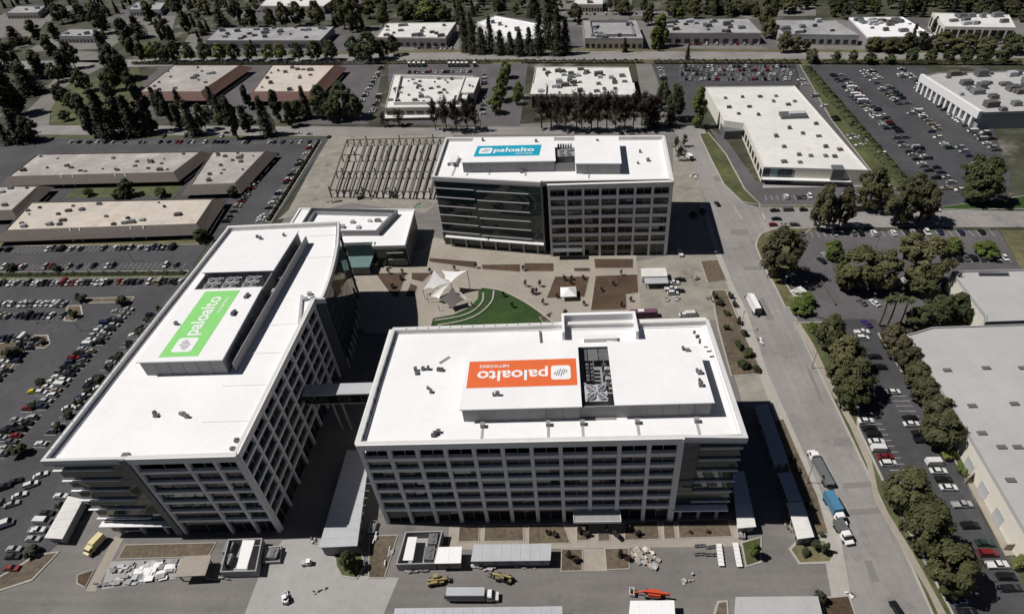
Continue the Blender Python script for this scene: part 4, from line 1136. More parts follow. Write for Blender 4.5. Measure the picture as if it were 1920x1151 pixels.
for i in range(NU):
    for j in range(NV - 1):
        a, b = sp(i / (NU - 1), j / (NV - 1)), sp(i / (NU - 1), (j + 1) / (NV - 1))
        if i < 3 and (i + j) % 4 == 3:
            continue
        d = b - a
        piece('steel_beam', ST, M_RUST if i < 3 else M_STEEL, ((a.x + b.x) / 2, (a.y + b.y) / 2, SZ - 0.3), (d.length - 0.5, 0.7, 0.7), math.atan2(d.y, d.x))
        if i % 3 == 0 and i > 2:
            piece('steel_beam', ST, M_STEEL, ((a.x + b.x) / 2, (a.y + b.y) / 2, SZ / 2 - 0.3), (d.length - 0.5, 0.5, 0.6), math.atan2(d.y, d.x))
for j in range(NV):
    for i in range(NU - 1):
        a, b = sp(i / (NU - 1), j / (NV - 1)), sp((i + 1) / (NU - 1), j / (NV - 1))
        d = b - a
        if j != 2 or i < 3:
            piece('steel_joist', ST, M_RUST if i < 3 else M_STEEL, ((a.x + b.x) / 2, (a.y + b.y) / 2, SZ - 0.28), (d.length - 0.6, 0.4, 0.5), math.atan2(d.y, d.x))
for i in range(0, NU - 1, 5):
    a, b = sp(i / (NU - 1), 0), sp((i + 1) / (NU - 1), 0)
    MB().bar((a.x, a.y, 0.2), (b.x, b.y, SZ - 0.7), 0.28).build('steel_brace', M_STEEL, ST)
    a, b = sp(i / (NU - 1), 1), sp((i + 1) / (NU - 1), 1)
    MB().bar((b.x, b.y, 0.2), (a.x, a.y, SZ - 0.7), 0.28).build('steel_brace', M_STEEL, ST)

# ---------------- sail canopy and tent on the plaza
def sail(T, a, b, c, d, sag=1.0, n=8):
    """four-cornered tensioned membrane with edges that curve inwards"""
    a, b, c, d = (Vector(p) for p in (a, b, c, d))
    mid = (a + b + c + d) / 4
    mb = MB()
    vs = []
    for j in range(n + 1):
        for i in range(n + 1):
            u, v = i / n, j / n
            p = a.lerp(b, u).lerp(d.lerp(c, u), v)
            e = (1 - 4 * (u - 0.5) ** 2) * abs(2 * v - 1) ** 2 + (1 - 4 * (v - 0.5) ** 2) * abs(2 * u - 1) ** 2
            p = p.lerp(mid, 0.2 * min(1, e))
            vs.append((p.x, p.y, p.z))
    fs = [(j * (n + 1) + i, j * (n + 1) + i + 1, (j + 1) * (n + 1) + i + 1, (j + 1) * (n + 1) + i) for j in range(n) for i in range(n)]
    vs2 = [(x, y, z - 0.05) for (x, y, z) in vs]
    mb.add(vs, fs)
    mb.add(vs2, [f[::-1] for f in fs])
    o = mb.build('sail', M_SAIL, T)
    for p in o.data.polygons:
        p.use_smooth = True
    return o
SL = thing('sail_canopy', 'white four peaked sail canopy beside the round lawn', 'canopy', (*g(842, 560), 0))
def p3(px, py, z):
    return (*g(px, py, z), z)
ctr = p3(845, 530, 6.5)
pk = [p3(813, 506, 11.0), p3(793, 543, 5.5), p3(876, 507, 10.5), p3(800, 552, 4.5), p3(884, 564, 4.0), p3(822, 572, 3.2), p3(850, 578, 2.6), p3(838, 514, 7.6), p3(828, 507, 9.6)]
sail(SL, pk[0], pk[1], p3(812, 541, 5.6), ctr)
sail(SL, pk[8], p3(834, 524, 7.0), ctr, pk[2])
sail(SL, pk[3], p3(803, 556, 3.0), p3(823, 560, 3.0), ctr)
M_SAILSHADE = mat('shaded_sail_fabric', (0.16, 0.145, 0.14), rough=0.7, var=0.05)  # shade of the front sail put into its colour, grey-brown instead of white
o = sail(SL, p3(849, 538, 8.5), p3(822, 561, 4.5), p3(848, 580, 1.6), p3(871, 562, 4.0))
o.data.materials[0] = M_SAILSHADE
sail(SL, p3(850, 537, 8.4), p3(872, 561, 3.9), p3(880, 564, 3.2), p3(864, 548, 6.0))

for p in (pk[0], pk[1], pk[2], pk[3], pk[4], pk[5], ctr):
    MB().bar((p[0], p[1], 0.0), (p[0], p[1], p[2] + 0.2), 0.28).build('mast', M_WHITE, SL)
tx, ty = g(1066, 556)
TN = thing('marquee', 'small white peaked tent on the bark bed of the plaza', 'tent', (tx, ty, 0))
mb = MB()
r_ = 3.4
mb.add([(tx - r_, ty - r_, 2.6), (tx + r_, ty - r_, 2.6), (tx + r_, ty + r_, 2.6), (tx - r_, ty + r_, 2.6), (tx, ty, 4.6)], [(0, 1, 4), (1, 2, 4), (2, 3, 4), (3, 0, 4)])
mb.build('tent_top', M_SAIL, TN)
MB().ring([(tx - r_, ty - r_), (tx + r_, ty - r_), (tx + r_, ty + r_), (tx - r_, ty + r_)], 0.05, 2.3, 2.62).build('valance', M_SAIL, TN)
for sx in (-1, 1):
    for sy in (-1, 1):
        piece('pole', TN, M_UNIT, (tx + sx * (r_ - 0.1), ty + sy * (r_ - 0.1), 1.3), (0.12, 0.12, 2.6))
def inside(p, P):
    x, y = p
    r = False
    for i in range(len(P)):
        a, b = P[i], P[i - 1]
        if (a[1] > y) != (b[1] > y) and x < (b[0] - a[0]) * (y - a[1]) / (b[1] - a[1]) + a[0]:
            r = not r
    return r
# ================================================================== trees, hedges, shrubs
def leaf_mesh(name, centres, normals, size, m, rng):
    """small leaf-spray faces at the given points, tilted about the given directions"""
    k = len(centres)
    nrm = normals + rng.normal(0, 0.33, (k, 3)) + np.array([0, 0, 0.4])
    nrm /= np.linalg.norm(nrm, axis=1)[:, None] + 1e-9
    a = np.cross(nrm, rng.normal(0, 1, (k, 3)))
    a /= np.linalg.norm(a, axis=1)[:, None] + 1e-9
    b = np.cross(nrm, a)
    s = size * rng.uniform(0.6, 1.35, (k, 1))
    q = np.stack([centres - a * s - b * s * 0.7, centres + a * s - b * s * 0.6, centres + a * s * 0.8 + b * s * 0.8, centres - a * s * 0.7 + b * s * 0.75], 1).reshape(-1, 3)
    me = bpy.data.meshes.new(name)
    me.vertices.add(4 * k)
    me.vertices.foreach_set('co', q.astype(np.float32).ravel())
    me.loops.add(4 * k)
    me.loops.foreach_set('vertex_index', np.arange(4 * k, dtype=np.int32))
    me.polygons.add(k)
    me.polygons.foreach_set('loop_start', np.arange(0, 4 * k, 4, dtype=np.int32))
    me.update(calc_edges=True)
    me.materials.append(m)
    return me
def crown_points(kind, n, rng):
    """points and outward directions in a crown about 4 m wide in radius and 9 m tall, base at z=0"""
    P, D = [], []
    if kind == 'broad':
        nc = 46
        for c in range(nc):
            t = rng.uniform(0.02, 1.0) ** 0.85
            prof = (0.62 + 1.35 * t - 1.95 * t * t) / 0.86 if t < 0.5 else max(0.12, 1.13 * (1 - ((t - 0.42) / 0.62) ** 2))
            th = rng.uniform(0, 2 * math.pi)
            rr = 3.5 * prof * rng.uniform(0.35, 1.0) ** 0.6
            cc = np.array([rr * math.cos(th), rr * math.sin(th), 1.5 + 7.2 * t])
            cr = rng.uniform(0.55, 1.25)
            d = rng.normal(0, 1, (n // nc, 3)); d /= np.linalg.norm(d, axis=1)[:, None]
            d[:, 2] = d[:, 2] * 0.85 + 0.1
            P.append(cc + d * cr * rng.uniform(0.5, 1.1, (len(d), 1)))
            D.append(d * 0.55 + (cc - np.array([0, 0, 3.8])) / 4.0 * 0.9)
    elif kind == 'conifer':
        nl = 26
        for l in range(nl):
            t = l / (nl - 1)
            z = 0.9 + 8.1 * t
            R = 2.5 * (1 - t ** 1.5) ** 0.9 * rng.uniform(0.8, 1.1) + 0.15
            nb = max(3, int(9 * (1 - t) + 3))
            for b in range(nb):
                th = rng.uniform(0, 2 * math.pi)
                L = R * rng.uniform(0.65, 1.15)
                m = max(4, int(n / (nl * nb)))
                u = rng.uniform(0.15, 1.0, (m, 1))
                dirv = np.array([math.cos(th), math.sin(th), -0.32])
                p = np.array([0, 0, z]) + dirv * L * u + rng.normal(0, 0.26, (m, 3))
                P.append(p)
                D.append(np.tile(np.array([math.cos(th) * 0.7, math.sin(th) * 0.7, 0.7]), (m, 1)))
    elif kind == 'column':
        nc = 30
        for c in range(nc):
            t = rng.uniform(0, 1)
            R = 1.7 * math.sin(math.pi * min(1, 0.12 + 0.86 * t)) ** 0.6
            th = rng.uniform(0, 2 * math.pi)
            rr = R * rng.uniform(0.2, 0.8)
            cc = np.array([rr * math.cos(th), rr * math.sin(th), 1.2 + 7.4 * t])
            d = rng.normal(0, 1, (n // nc, 3)); d /= np.linalg.norm(d, axis=1)[:, None]
            P.append(cc + d * np.array([0.6, 0.6, 1.0]) * rng.uniform(0.4, 1.0, (len(d), 1)))
            D.append(d * 0.7 + np.array([math.cos(th), math.sin(th), 0.4]) * 0.6)
    elif kind == 'twiggy':
        nc = 26
        for c in range(nc):
            th = rng.uniform(0, 2 * math.pi)
            t = rng.uniform(0.15, 1.0)
            R = 2.4 * (1 - 0.6 * t)
            tip = np.array([R * math.cos(th), R * math.sin(th), 2.0 + 7.0 * t])
            root = np.array([0, 0, 1.2 + 6.2 * t * 0.85])
            m = n // nc
            u = rng.uniform(0.25, 1.05, (m, 1))
            P.append(root + (tip - root) * u + rng.normal(0, 0.24, (m, 3)))
            D.append(np.tile(np.array([math.cos(th), math.sin(th), 0.5]), (m, 1)))
    elif kind == 'bush':
        nc = 12
        for c in range(nc):
            th = rng.uniform(0, 2 * math.pi)
            rr = rng.uniform(0.2, 0.8) * 3.2
            cc = np.array([rr * math.cos(th), rr * math.sin(th), rng.uniform(1.5, 5.5)])
            d = rng.normal(0, 1, (n // nc, 3)); d /= np.linalg.norm(d, axis=1)[:, None]
            d[:, 2] = np.abs(d[:, 2])
            P.append(cc + d * np.array([1.4, 1.4, 2.6]) * rng.uniform(0.6, 1.0, (len(d), 1)))
            D.append(d)
    return np.concatenate(P), np.concatenate(D)
def trunk_mesh(kind, rng):
    mb = MB()
    h = {'broad': 5.2, 'conifer': 8.6, 'column': 7.5, 'twiggy': 8.2, 'bush': 2.5}[kind]
    r = {'broad': 0.30, 'conifer': 0.24, 'column': 0.2, 'twiggy': 0.2, 'bush': 0.15}[kind]
    mb.cyl((0, 0, h / 2), r, h, 7, r2=r * 0.3)
    if kind in ('broad', 'bush', 'twiggy'):
        for i in range(6):
            th = rng.uniform(0, 6.28); z0 = h * rng.uniform(0.35, 0.8); L = rng.uniform(1.4, 2.6)
            mb.bar((0, 0, z0), (L * math.cos(th), L * math.sin(th), z0 + L * rng.uniform(0.5, 0.9)), r * 0.55)
    return mb.mesh('trunk', M_TRUNK)
TREE_M = {}
def tree_meshes(kind, leaf, var):
    key = (kind, leaf.name, var)
    if key not in TREE_M:
        rng = np.random.default_rng(abs(hash(kind + str(var))) % 1000 if False else sum(map(ord, kind)) * 7 + var * 31)
        n = {'broad': 4200, 'conifer': 4200, 'column': 3000, 'twiggy': 1700, 'bush': 900}[kind]
        sz = {'broad': 0.235, 'conifer': 0.17, 'column': 0.2, 'twiggy': 0.15, 'bush': 0.42}[kind]
        P, D = crown_points(kind, n, rng)
        TREE_M[key] = (leaf_mesh('crown', P, D, sz, leaf, rng), trunk_mesh(kind, rng))
    return TREE_M[key]
_tr = random.Random(77)
REF = {'broad': (4.2, 9.0), 'conifer': (2.5, 9.2), 'column': (1.9, 9.3), 'twiggy': (2.3, 9.2), 'bush': (4.2, 8.0)}
def tree_size(cx, cy, w, h):
    """real height and radius of a tree whose crown is seen at cx, cy, w wide and h tall"""
    H = 8.0
    for _ in range(4):
        x, y = g(cx, cy, H * 0.55)
        px, py, D = proj(x, y, H * 0.55)
        mpp = D / FOC
        dist = math.hypot(x, y)
        dep = math.atan2(CAM_H - H * 0.55, dist)
        r = w * mpp / 2
        H = max(1.25 * r, (h * mpp - 1.0 * r * math.sin(dep)) / math.cos(dep))
        H = max(H, 1.2)
    return x, y, r, H
def make_tree(cx, cy, w, h, kind, leaf, label, group, name='tree', cat='tree'):
    x, y, r, H = tree_size(cx, cy, w, h * (1.06 if kind == 'broad' else 1.0))
    if kind == 'conifer' and cx < 520:
        H *= 0.84
    cm, tm = tree_meshes(kind, leaf, _tr.randrange(3 if kind != 'bush' else 2))
    T = thing(name, label, cat, (x, y, 0), group, rotz=_tr.uniform(0, 6.28))
    s = (r / REF[kind][0], r / REF[kind][0] * _tr.uniform(0.9, 1.1), H / REF[kind][1])
    link('crown', cm, T, (0, 0, 0), (0, 0, 0), s, local=True)
    link('trunk', tm, T, (0, 0, 0), (0, 0, 0), s, local=True)
    return T
def grove(desc, where, group, items, kind, leaf, name='tree', cat='tree', order='x', end='left'):
    """each item (cx, cy, w, h[, kind, leaf]) becomes a tree; labels count along the grove"""
    its = sorted(items, key=(lambda t: t[0]) if order == 'x' else (lambda t: t[1]))
    for i, t in enumerate(its):
        k, l = (t[4], t[5]) if len(t) > 5 else (kind, leaf)
        lab = '%s, %s from the %s %s' % (desc, nth(i + 1), end, where) if len(its) > 1 else '%s %s' % (desc, where)
        make_tree(t[0], t[1], t[2], t[3], k, l, lab, group, name, cat)

grove('bronze green tree', 'along the cross street', 'trees along the cross street', [(1546, 388, 50, 88), (1583, 388, 44, 78), (1640, 350, 66, 84), (1690, 378, 62, 86), (1736, 378, 56, 80), (1722, 345, 40, 50)], 'broad', LEAF_BROWN)
grove('dark green tree', 'beside the bright lawn corner', 'trees by the lawn corner', [(1852, 335, 70, 90), (1828, 318, 46, 60), (1832, 358, 50, 50)], 'broad', LEAF_GREEN)
grove('broad olive tree', 'in the car park across the street', 'trees in the street car park', [(1466, 472, 76, 108, 'broad', LEAF_BROWN), (1612, 500, 84, 92), (1658, 505, 74, 88), (1746, 488, 78, 104), (1712, 458, 50, 52), (1590, 522, 50, 50), (1730, 530, 60, 50)], 'broad', LEAF_OLIVE)
grove('pale green young tree', 'in the street car park', 'young trees in the street car park', [(1565, 467, 36, 42), (1786, 460, 40, 36), (1850, 466, 46, 34), (1510, 560, 40, 20), (1502, 575, 40, 16)], 'broad', LEAF_LIGHT)
grove('mid green tree', 'in front of the cream warehouse block', 'trees at the warehouse block', [(1762, 578, 60, 58), (1800, 568, 46, 46), (1808, 585, 30, 40), (1722, 595, 50, 50)], 'broad', LEAF_GREEN)
grove('bronze olive tree', 'of the row beside the street footpath', 'row of trees beside the street footpath', [(1558, 622, 60, 78), (1588, 660, 62, 78), (1578, 690, 56, 70), (1608, 705, 62, 84), (1598, 735, 60, 74)], 'broad', LEAF_OLIVE, order='y', end='far end')
grove('bronze tree', 'of the row against the cream warehouse', 'row of trees against the warehouse', [(1674, 630, 46, 58), (1691, 652, 46, 58), (1708, 674, 48, 60), (1721, 702, 50, 60), (1736, 732, 54, 62), (1762, 768, 62, 66), (1768, 804, 70, 82)], 'broad', LEAF_BROWN, order='y', end='far end')
grove('large round olive tree', 'of the three by the street corner', 'three large trees nearest the camera', [(1704, 918, 84, 104), (1740, 985, 90, 112), (1786, 1062, 100, 108)], 'broad', LEAF_OLIVE, order='y', end='far end')
grove('light green bush', 'beside the warehouse lawn', 'bushes beside the warehouse', [(1780, 852, 34, 26), (1804, 880, 26, 28), (1915, 1052, 26, 40), (1700, 650, 20, 16), (1524, 612, 26, 20)], 'bush', LEAF_LIGHT, 'bush', 'bush')
_b = random.Random(3)
grove('bare brown tree', 'of the dense row behind the far tower', 'row of bare trees behind the far tower', [(1016 + 15.5 * i + _b.uniform(-4, 4), 204 + _b.uniform(-5, 5), 30, 74 + _b.uniform(-10, 8)) for i in range(15)], 'twiggy', LEAF_BARE)
grove('bare dark tree', 'of the clump above the steel frame', 'clump of bare trees above the steel frame', [(812, 212, 24, 62), (832, 208, 28, 70), (852, 212, 28, 70), (872, 208, 26, 66), (888, 214, 22, 60), (745, 218, 26, 36), (718, 222, 18, 30)], 'twiggy', LEAF_BARE)
grove('dark green tree', 'between the bare row and the street', 'trees at the head of the street', [(1222, 208, 34, 62, 'conifer', LEAF_DARK), (1268, 190, 40, 64), (1244, 178, 32, 52), (1258, 215, 26, 44, 'conifer', LEAF_DARK)], 'broad', LEAF_GREEN)
grove('yellow green tree', 'near the large white roofed building', 'yellow green trees', [(1312, 198, 34, 78), (1240, 55, 36, 60), (1228, 70, 22, 40)], 'column', LEAF_LIGHT)
grove('yellow green street tree', 'left of the dark fronted office', 'trees in the strip between offices', [(948, 130, 26, 30), (942, 150, 28, 32), (936, 172, 30, 34), (928, 195, 28, 34), (972, 168, 22, 30), (968, 182, 22, 26), (1, 1, 0, 0)][:6], 'broad', LEAF_LIGHT, order='y', end='far end')
grove('dark conifer', 'in front of the brick sheds', 'conifers in front of the brick sheds', [(350, 212, 34, 80), (430, 218, 36, 84, 'column', LEAF_DARK), (490, 208, 34, 88), (516, 196, 28, 62, 'column', LEAF_DARK), (406, 196, 26, 58), (306, 200, 30, 70, 'column', LEAF_DARK), (288, 182, 28, 62), (266, 200, 40, 92, 'column', LEAF_DARK), (238, 206, 44, 92), (212, 196, 42, 92, 'column', LEAF_DARK), (182, 200, 52, 112), (158, 212, 44, 84, 'column', LEAF_DARK), (330, 216, 26, 50, 'column', LEAF_GREEN), (376, 218, 26, 48, 'broad', LEAF_GREEN), (455, 220, 26, 50, 'column', LEAF_DARK), (540, 212, 28, 50, 'column', LEAF_GREEN), (392, 176, 22, 46), (330, 180, 22, 40), (460, 180, 22, 46, 'column', LEAF_DARK), (570, 190, 26, 60)], 'conifer', LEAF_DARK)
grove('dark green tree', 'right of the brick sheds', 'trees right of the brick sheds', [(600, 188, 42, 60), (640, 186, 54, 66), (624, 204, 42, 44), (664, 198, 34, 46), (556, 205, 34, 36)], 'broad', LEAF_GREEN)
grove('tall dark conifer', 'along the left picture edge', 'conifers at the left edge', [(22, 227, 50, 76), (50, 240, 34, 48, 'broad', LEAF_DARK), (8, 170, 60, 88, 'column', LEAF_GREEN), (38, 138, 56, 72), (8, 108, 52, 72, 'broad', LEAF_DARK), (66, 118, 40, 52, 'column', LEAF_GREEN), (112, 114, 40, 52), (128, 101, 34, 48, 'broad', LEAF_DARK), (92, 87, 30, 48, 'column', LEAF_GREEN), (5, 245, 30, 48)], 'conifer', LEAF_DARK)
grove('tall dark conifer', 'in the far left wood', 'conifers in the far left wood', [(194, 90, 42, 104), (212, 115, 46, 64, 'broad', LEAF_DARK), (234, 65, 40, 64, 'column', LEAF_GREEN), (252, 45, 36, 48), (306, 54, 30, 51, 'broad', LEAF_DARK), (346, 40, 26, 40, 'column', LEAF_GREEN), (376, 49, 20, 30), (182, 35, 36, 48, 'broad', LEAF_DARK), (276, 22, 34, 40, 'column', LEAF_GREEN), (146, 18, 40, 35), (108, 24, 34, 35, 'broad', LEAF_DARK), (60, 54, 30, 35, 'column', LEAF_GREEN), (410, 29, 34, 41), (440, 19, 28, 32, 'broad', LEAF_DARK), (470, 30, 30, 40, 'column', LEAF_GREEN), (22, 62, 36, 40), (330, 13, 26, 28, 'broad', LEAF_DARK), (100, 58, 24, 32, 'column', LEAF_GREEN)], 'conifer', LEAF_DARK)
grove('round green street tree', 'along the wide far road', 'row of round trees along the far road', [(264, 98, 26, 34), (284, 96, 30, 34, 'broad', LEAF_LIGHT), (304, 98, 28, 34), (322, 98, 26, 34), (352, 98, 28, 32), (382, 97, 34, 34), (412, 97, 30, 32, 'broad', LEAF_LIGHT), (437, 97, 28, 32), (468, 97, 28, 32), (502, 98, 26, 30, 'broad', LEAF_LIGHT), (524, 97, 28, 30, 'broad', LEAF_LIGHT), (556, 97, 30, 34), (590, 94, 36, 36), (618, 94, 34, 36), (662, 88, 34, 40), (690, 86, 56, 52), (716, 92, 30, 36), (736, 84, 32, 36)], 'broad', LEAF_GREEN)
grove('tall dark cypress', 'before the bright white roof', 'cypress clump beyond the wide road', [(868, 52, 26, 80), (884, 64, 28, 64), (902, 74, 28, 48), (918, 62, 24, 66), (938, 78, 26, 44), (956, 80, 24, 40), (974, 78, 26, 48), (992, 76, 24, 50), (1010, 58, 30, 80), (1026, 40, 32, 90), (1044, 56, 30, 84), (1060, 66, 26, 64), (1034, 14, 40, 40), (1000, 12, 34, 36), (862, 22, 26, 40)], 'conifer', LEAF_DARK)
grove('green tree', 'along the far road at right', 'trees along the far road at right', [(1524, 104, 28, 26, 'broad', LEAF_BROWN), (1568, 106, 20, 20), (1600, 105, 20, 22), (1632, 108, 24, 22), (1670, 110, 20, 18), (1712, 102, 26, 26), (1746, 104, 26, 24), (1782, 103, 26, 24), (1814, 104, 26, 24), (1846, 102, 30, 28), (1884, 100, 34, 34), (1290, 98, 12, 26, 'conifer', LEAF_DARK)], 'broad', LEAF_GREEN)
grove('dark tree', 'before the far sheds at right', 'trees before the far right sheds', [(1472, 78, 28, 36), (1494, 82, 26, 28), (1512, 84, 20, 20), (1640, 82, 34, 26), (1672, 84, 40, 28), (1700, 80, 26, 30), (1770, 76, 50, 36), (1810, 80, 50, 30), (1850, 84, 44, 30), (1905, 82, 40, 34), (1445, 52, 30, 34), (1436, 30, 26, 34)], 'broad', LEAF_OLIVE)
_b = random.Random(9)
grove('grey green tree', 'scattered along the top edge', 'trees along the top edge', [(530, 28, 30, 44), (556, 24, 34, 40), (592, 26, 36, 46), (640, 24, 34, 50), (662, 22, 44, 60, 'broad', LEAF_BROWN), (690, 14, 34, 34), (716, 30, 30, 34), (760, 18, 44, 30), (800, 18, 50, 34, 'broad', LEAF_LIGHT), (832, 24, 34, 30), (1078, 22, 30, 30), (1170, 14, 34, 24), (1216, 30, 26, 30), (1262, 16, 34, 22), (1300, 12, 32, 22), (1340, 14, 30, 22), (1380, 12, 34, 24), (1404, 12, 34, 24), (1480, 10, 34, 26), (1450, 16, 26, 40), (380, 12, 30, 24), (506, 34, 26, 36)], 'broad', LEAF_OLIVE)
_b = random.Random(21)
grove('small green tree', 'on the lawn between the tan sheds', 'trees between the tan sheds', [(238, 350, 28, 34), (225, 362, 34, 22), (300, 360, 26, 20), (165, 360, 20, 16), (438, 358, 26, 22), (375, 440, 30, 28)], 'broad', LEAF_GREEN)
_b = random.Random(55)
grove('garden tree', 'left of the brick sheds', 'trees left of the brick sheds', [(112, 175, 34, 36), (135, 190, 36, 34), (150, 150, 36, 40), (205, 148, 34, 40), (240, 150, 30, 34), (250, 222, 26, 24), (120, 216, 24, 20), (390, 212, 24, 20), (410, 222, 24, 18), (100, 135, 30, 34), (330, 215, 20, 20), (465, 222, 22, 18)], 'broad', LEAF_GREEN)
# the far wood beyond the wide road reads as one mass
def far_wood():
    rnd = random.Random(404)
    leaves = [LEAF_GREEN, LEAF_OLIVE, LEAF_DARK, LEAF_BROWN, LEAF_LIGHT]
    clear = [[(p[0] + (-7 if p[0] < sum(q[0] for q in f[0]) / len(f[0]) else 7), p[1] + (-3 if p[1] < sum(q[1] for q in f[0]) / len(f[0]) else 14)) for p in f[0]] for f in FAR]
    clear += [[(0, 40), (90, 38), (60, 70), (-20, 72)], [(240, 35), (330, 30), (320, 70), (220, 72)], [(1250, 60), (1440, 60), (1450, 95), (1250, 95)], [(1040, 20), (1250, 20), (1260, 33), (1040, 32)], [(1430, 14), (1530, 12), (1530, 30), (1430, 32)], [(900, 40), (1080, 30), (1090, 96), (860, 96)], [(620, 60), (700, 60), (700, 100), (600, 100)]]
    lods = {}
    parts = {i: ([], []) for i in range(5)}
    n = 0
    spots = []
    while n < 620:
        px, py = rnd.uniform(-20, 1940), rnd.uniform(-14, 92) if rnd.random() < 0.5 else rnd.uniform(-14, 24)
        n += 1
        if any(inside((px, py), c) for c in clear):
            continue
        if px > 1500 and 30 < py and rnd.random() < 0.3:
            continue
        kind = 'conifer' if (rnd.random() < (0.45 if px < 500 else 0.12)) else ('column' if rnd.random() < 0.2 else 'broad')
        li = 2 if kind == 'conifer' else rnd.choices(range(5), (4, 4, 1.5, 2, 0.8))[0]
        spots.append((px, py, kind, li))
    for (px, py, kind, li) in spots:
        x, y = g(px, py, 4.0)
        h = rnd.uniform(7, 14) * (1.4 if kind == 'conifer' else 1.0)
        r = h * {'conifer': 0.2, 'column': 0.2, 'broad': 0.42}[kind] * rnd.uniform(0.85, 1.2)
        v = rnd.randrange(2)
        if (kind, v) not in lods:
            rng = np.random.default_rng(v + 9)
            P, D = crown_points(kind, 620, rng)
            lods[(kind, v)] = (P, D)
        P, D = lods[(kind, v)]
        a = rnd.uniform(0, 6.28)
        R = np.array([[math.cos(a), -math.sin(a), 0], [math.sin(a), math.cos(a), 0], [0, 0, 1]])
        Q = (P @ R.T) * np.array([r / REF[kind][0], r / REF[kind][0], h / REF[kind][1]]) + np.array([x, y, 0])
        parts[li][0].append(Q); parts[li][1].append(D @ R.T)
    rng = np.random.default_rng(1)
    Ps, Ds, Ms = [], [], []
    for li in range(5):
        if parts[li][0]:
            Ps.append(np.concatenate(parts[li][0])); Ds.append(np.concatenate(parts[li][1])); Ms.append(np.full(len(Ps[-1]), li, dtype=np.int32))
    P, D, Mi = np.concatenate(Ps), np.concatenate(Ds), np.concatenate(Ms)
    me = leaf_mesh('far_wood', P, D, 0.62, leaves[0], rng)
    for l in leaves[1:]:
        me.materials.append(l)
    me.polygons.foreach_set('material_index', Mi)
    o = link('far_wood', me)
    o['kind'] = 'stuff'
far_wood()
# young trees and bushes on the campus
grove('dark red round bush', 'in the beds before the near right tower', 'bushes before the near right tower', [(1028, 996, 16, 14), (1040, 1000, 16, 14), (1087, 992, 14, 16), (1100, 1000, 18, 16), (1138, 990, 14, 16), (1156, 1002, 20, 18), (1180, 988, 14, 16), (1196, 998, 16, 16), (1066, 1038, 14, 18), (1080, 1048, 18, 16), (1164, 1036, 14, 18), (1178, 1046, 16, 14), (1295, 996, 10, 8), (1328, 996, 10, 8)], 'bush', LEAF_BARE, 'bush', 'bush')
grove('young tree', 'on the campus street strip', 'young trees on the street strip', [(1340, 552, 14, 16), (1370, 552, 14, 16), (1350, 566, 16, 16), (1378, 568, 14, 16), (1362, 585, 16, 14), (1386, 600, 16, 18), (1362, 612, 14, 16), (1396, 622, 16, 18), (1385, 645, 24, 22, 'bush', LEAF_GREEN), (1404, 660, 26, 22, 'bush', LEAF_GREEN), (1395, 680, 30, 22, 'bush', LEAF_GREEN), (1420, 690, 20, 16)], 'bush', LEAF_DARK, order='y', end='far end')
grove('dark shrub', 'beside the site trailers', 'shrubs beside the trailers', [(1516, 945, 16, 24), (1530, 1020, 22, 26), (1548, 1026, 22, 30), (1512, 1034, 22, 18), (1484, 858, 18, 14), (1496, 880, 18, 14), (1540, 1000, 14, 14)], 'bush', LEAF_DARK, 'bush', 'bush', order='y', end='far end')
grove('leafy green tree', 'in the small island before the gap between towers', None, [(652, 1050, 36, 40)], 'broad', LEAF_GREEN)
grove('young light green tree', 'beside the white tables near the site cabin', None, [(1414, 1030, 26, 36)], 'column', LEAF_LIGHT)
grove('dark green tree', 'at the bottom edge beside the grey roofed cabin', None, [(1538, 1118, 24, 26)], 'broad', LEAF_DARK)
_b = random.Random(31)
grove('leafless sapling', 'planted on the plaza', 'saplings on the plaza', [(_b.uniform(680, 1000), _b.uniform(494, 512), 8, 14) for i in range(10)] + [(_b.uniform(1040, 1190), _b.uniform(506, 570), 8, 12) for i in range(8)] + [(_b.uniform(940, 1030), _b.uniform(535, 580), 8, 14) for i in range(5)] + [(1000, 545, 9, 16), (985, 530, 9, 16), (1012, 530, 9, 16), (1058, 520, 9, 14), (1075, 595, 14, 12), (1060, 585, 12, 16), (736, 535, 12, 12), (752, 520, 10, 12), (1165, 510, 8, 14), (1150, 530, 8, 12)], 'twiggy', LEAF_BARE)
grove('bare street tree', 'beside the far tower along the street', 'bare trees beside the far tower', [(1268, 268, 14, 30), (1274, 286, 14, 30), (1284, 262, 14, 26), (1300, 402, 20, 14), (1318, 396, 16, 14)], 'twiggy', LEAF_BARE, order='y', end='far end')
grove('clipped dark shrub', 'along the left tower', 'shrubs along the left tower', [(300 - 19.3 * i, 578 + 22 * i, 22, 20) for i in range(11)], 'bush', LEAF_DARK, 'bush', 'bush', order='y', end='far end')
grove('dark shrub', 'in the left car park islands', 'shrubs in the left car park islands', [(136, 586, 24, 22), (78, 640, 18, 12), (20, 658, 40, 22), (75, 715, 24, 18), (60, 760, 20, 16), (30, 842, 46, 30), (55, 1032, 36, 20), (110, 946, 20, 18), (20, 500, 24, 12), (105, 502, 20, 14), (100, 500, 16, 14), (150, 556, 30, 10), (225, 562, 30, 10)], 'bush', LEAF_DARK, 'bush', 'bush')
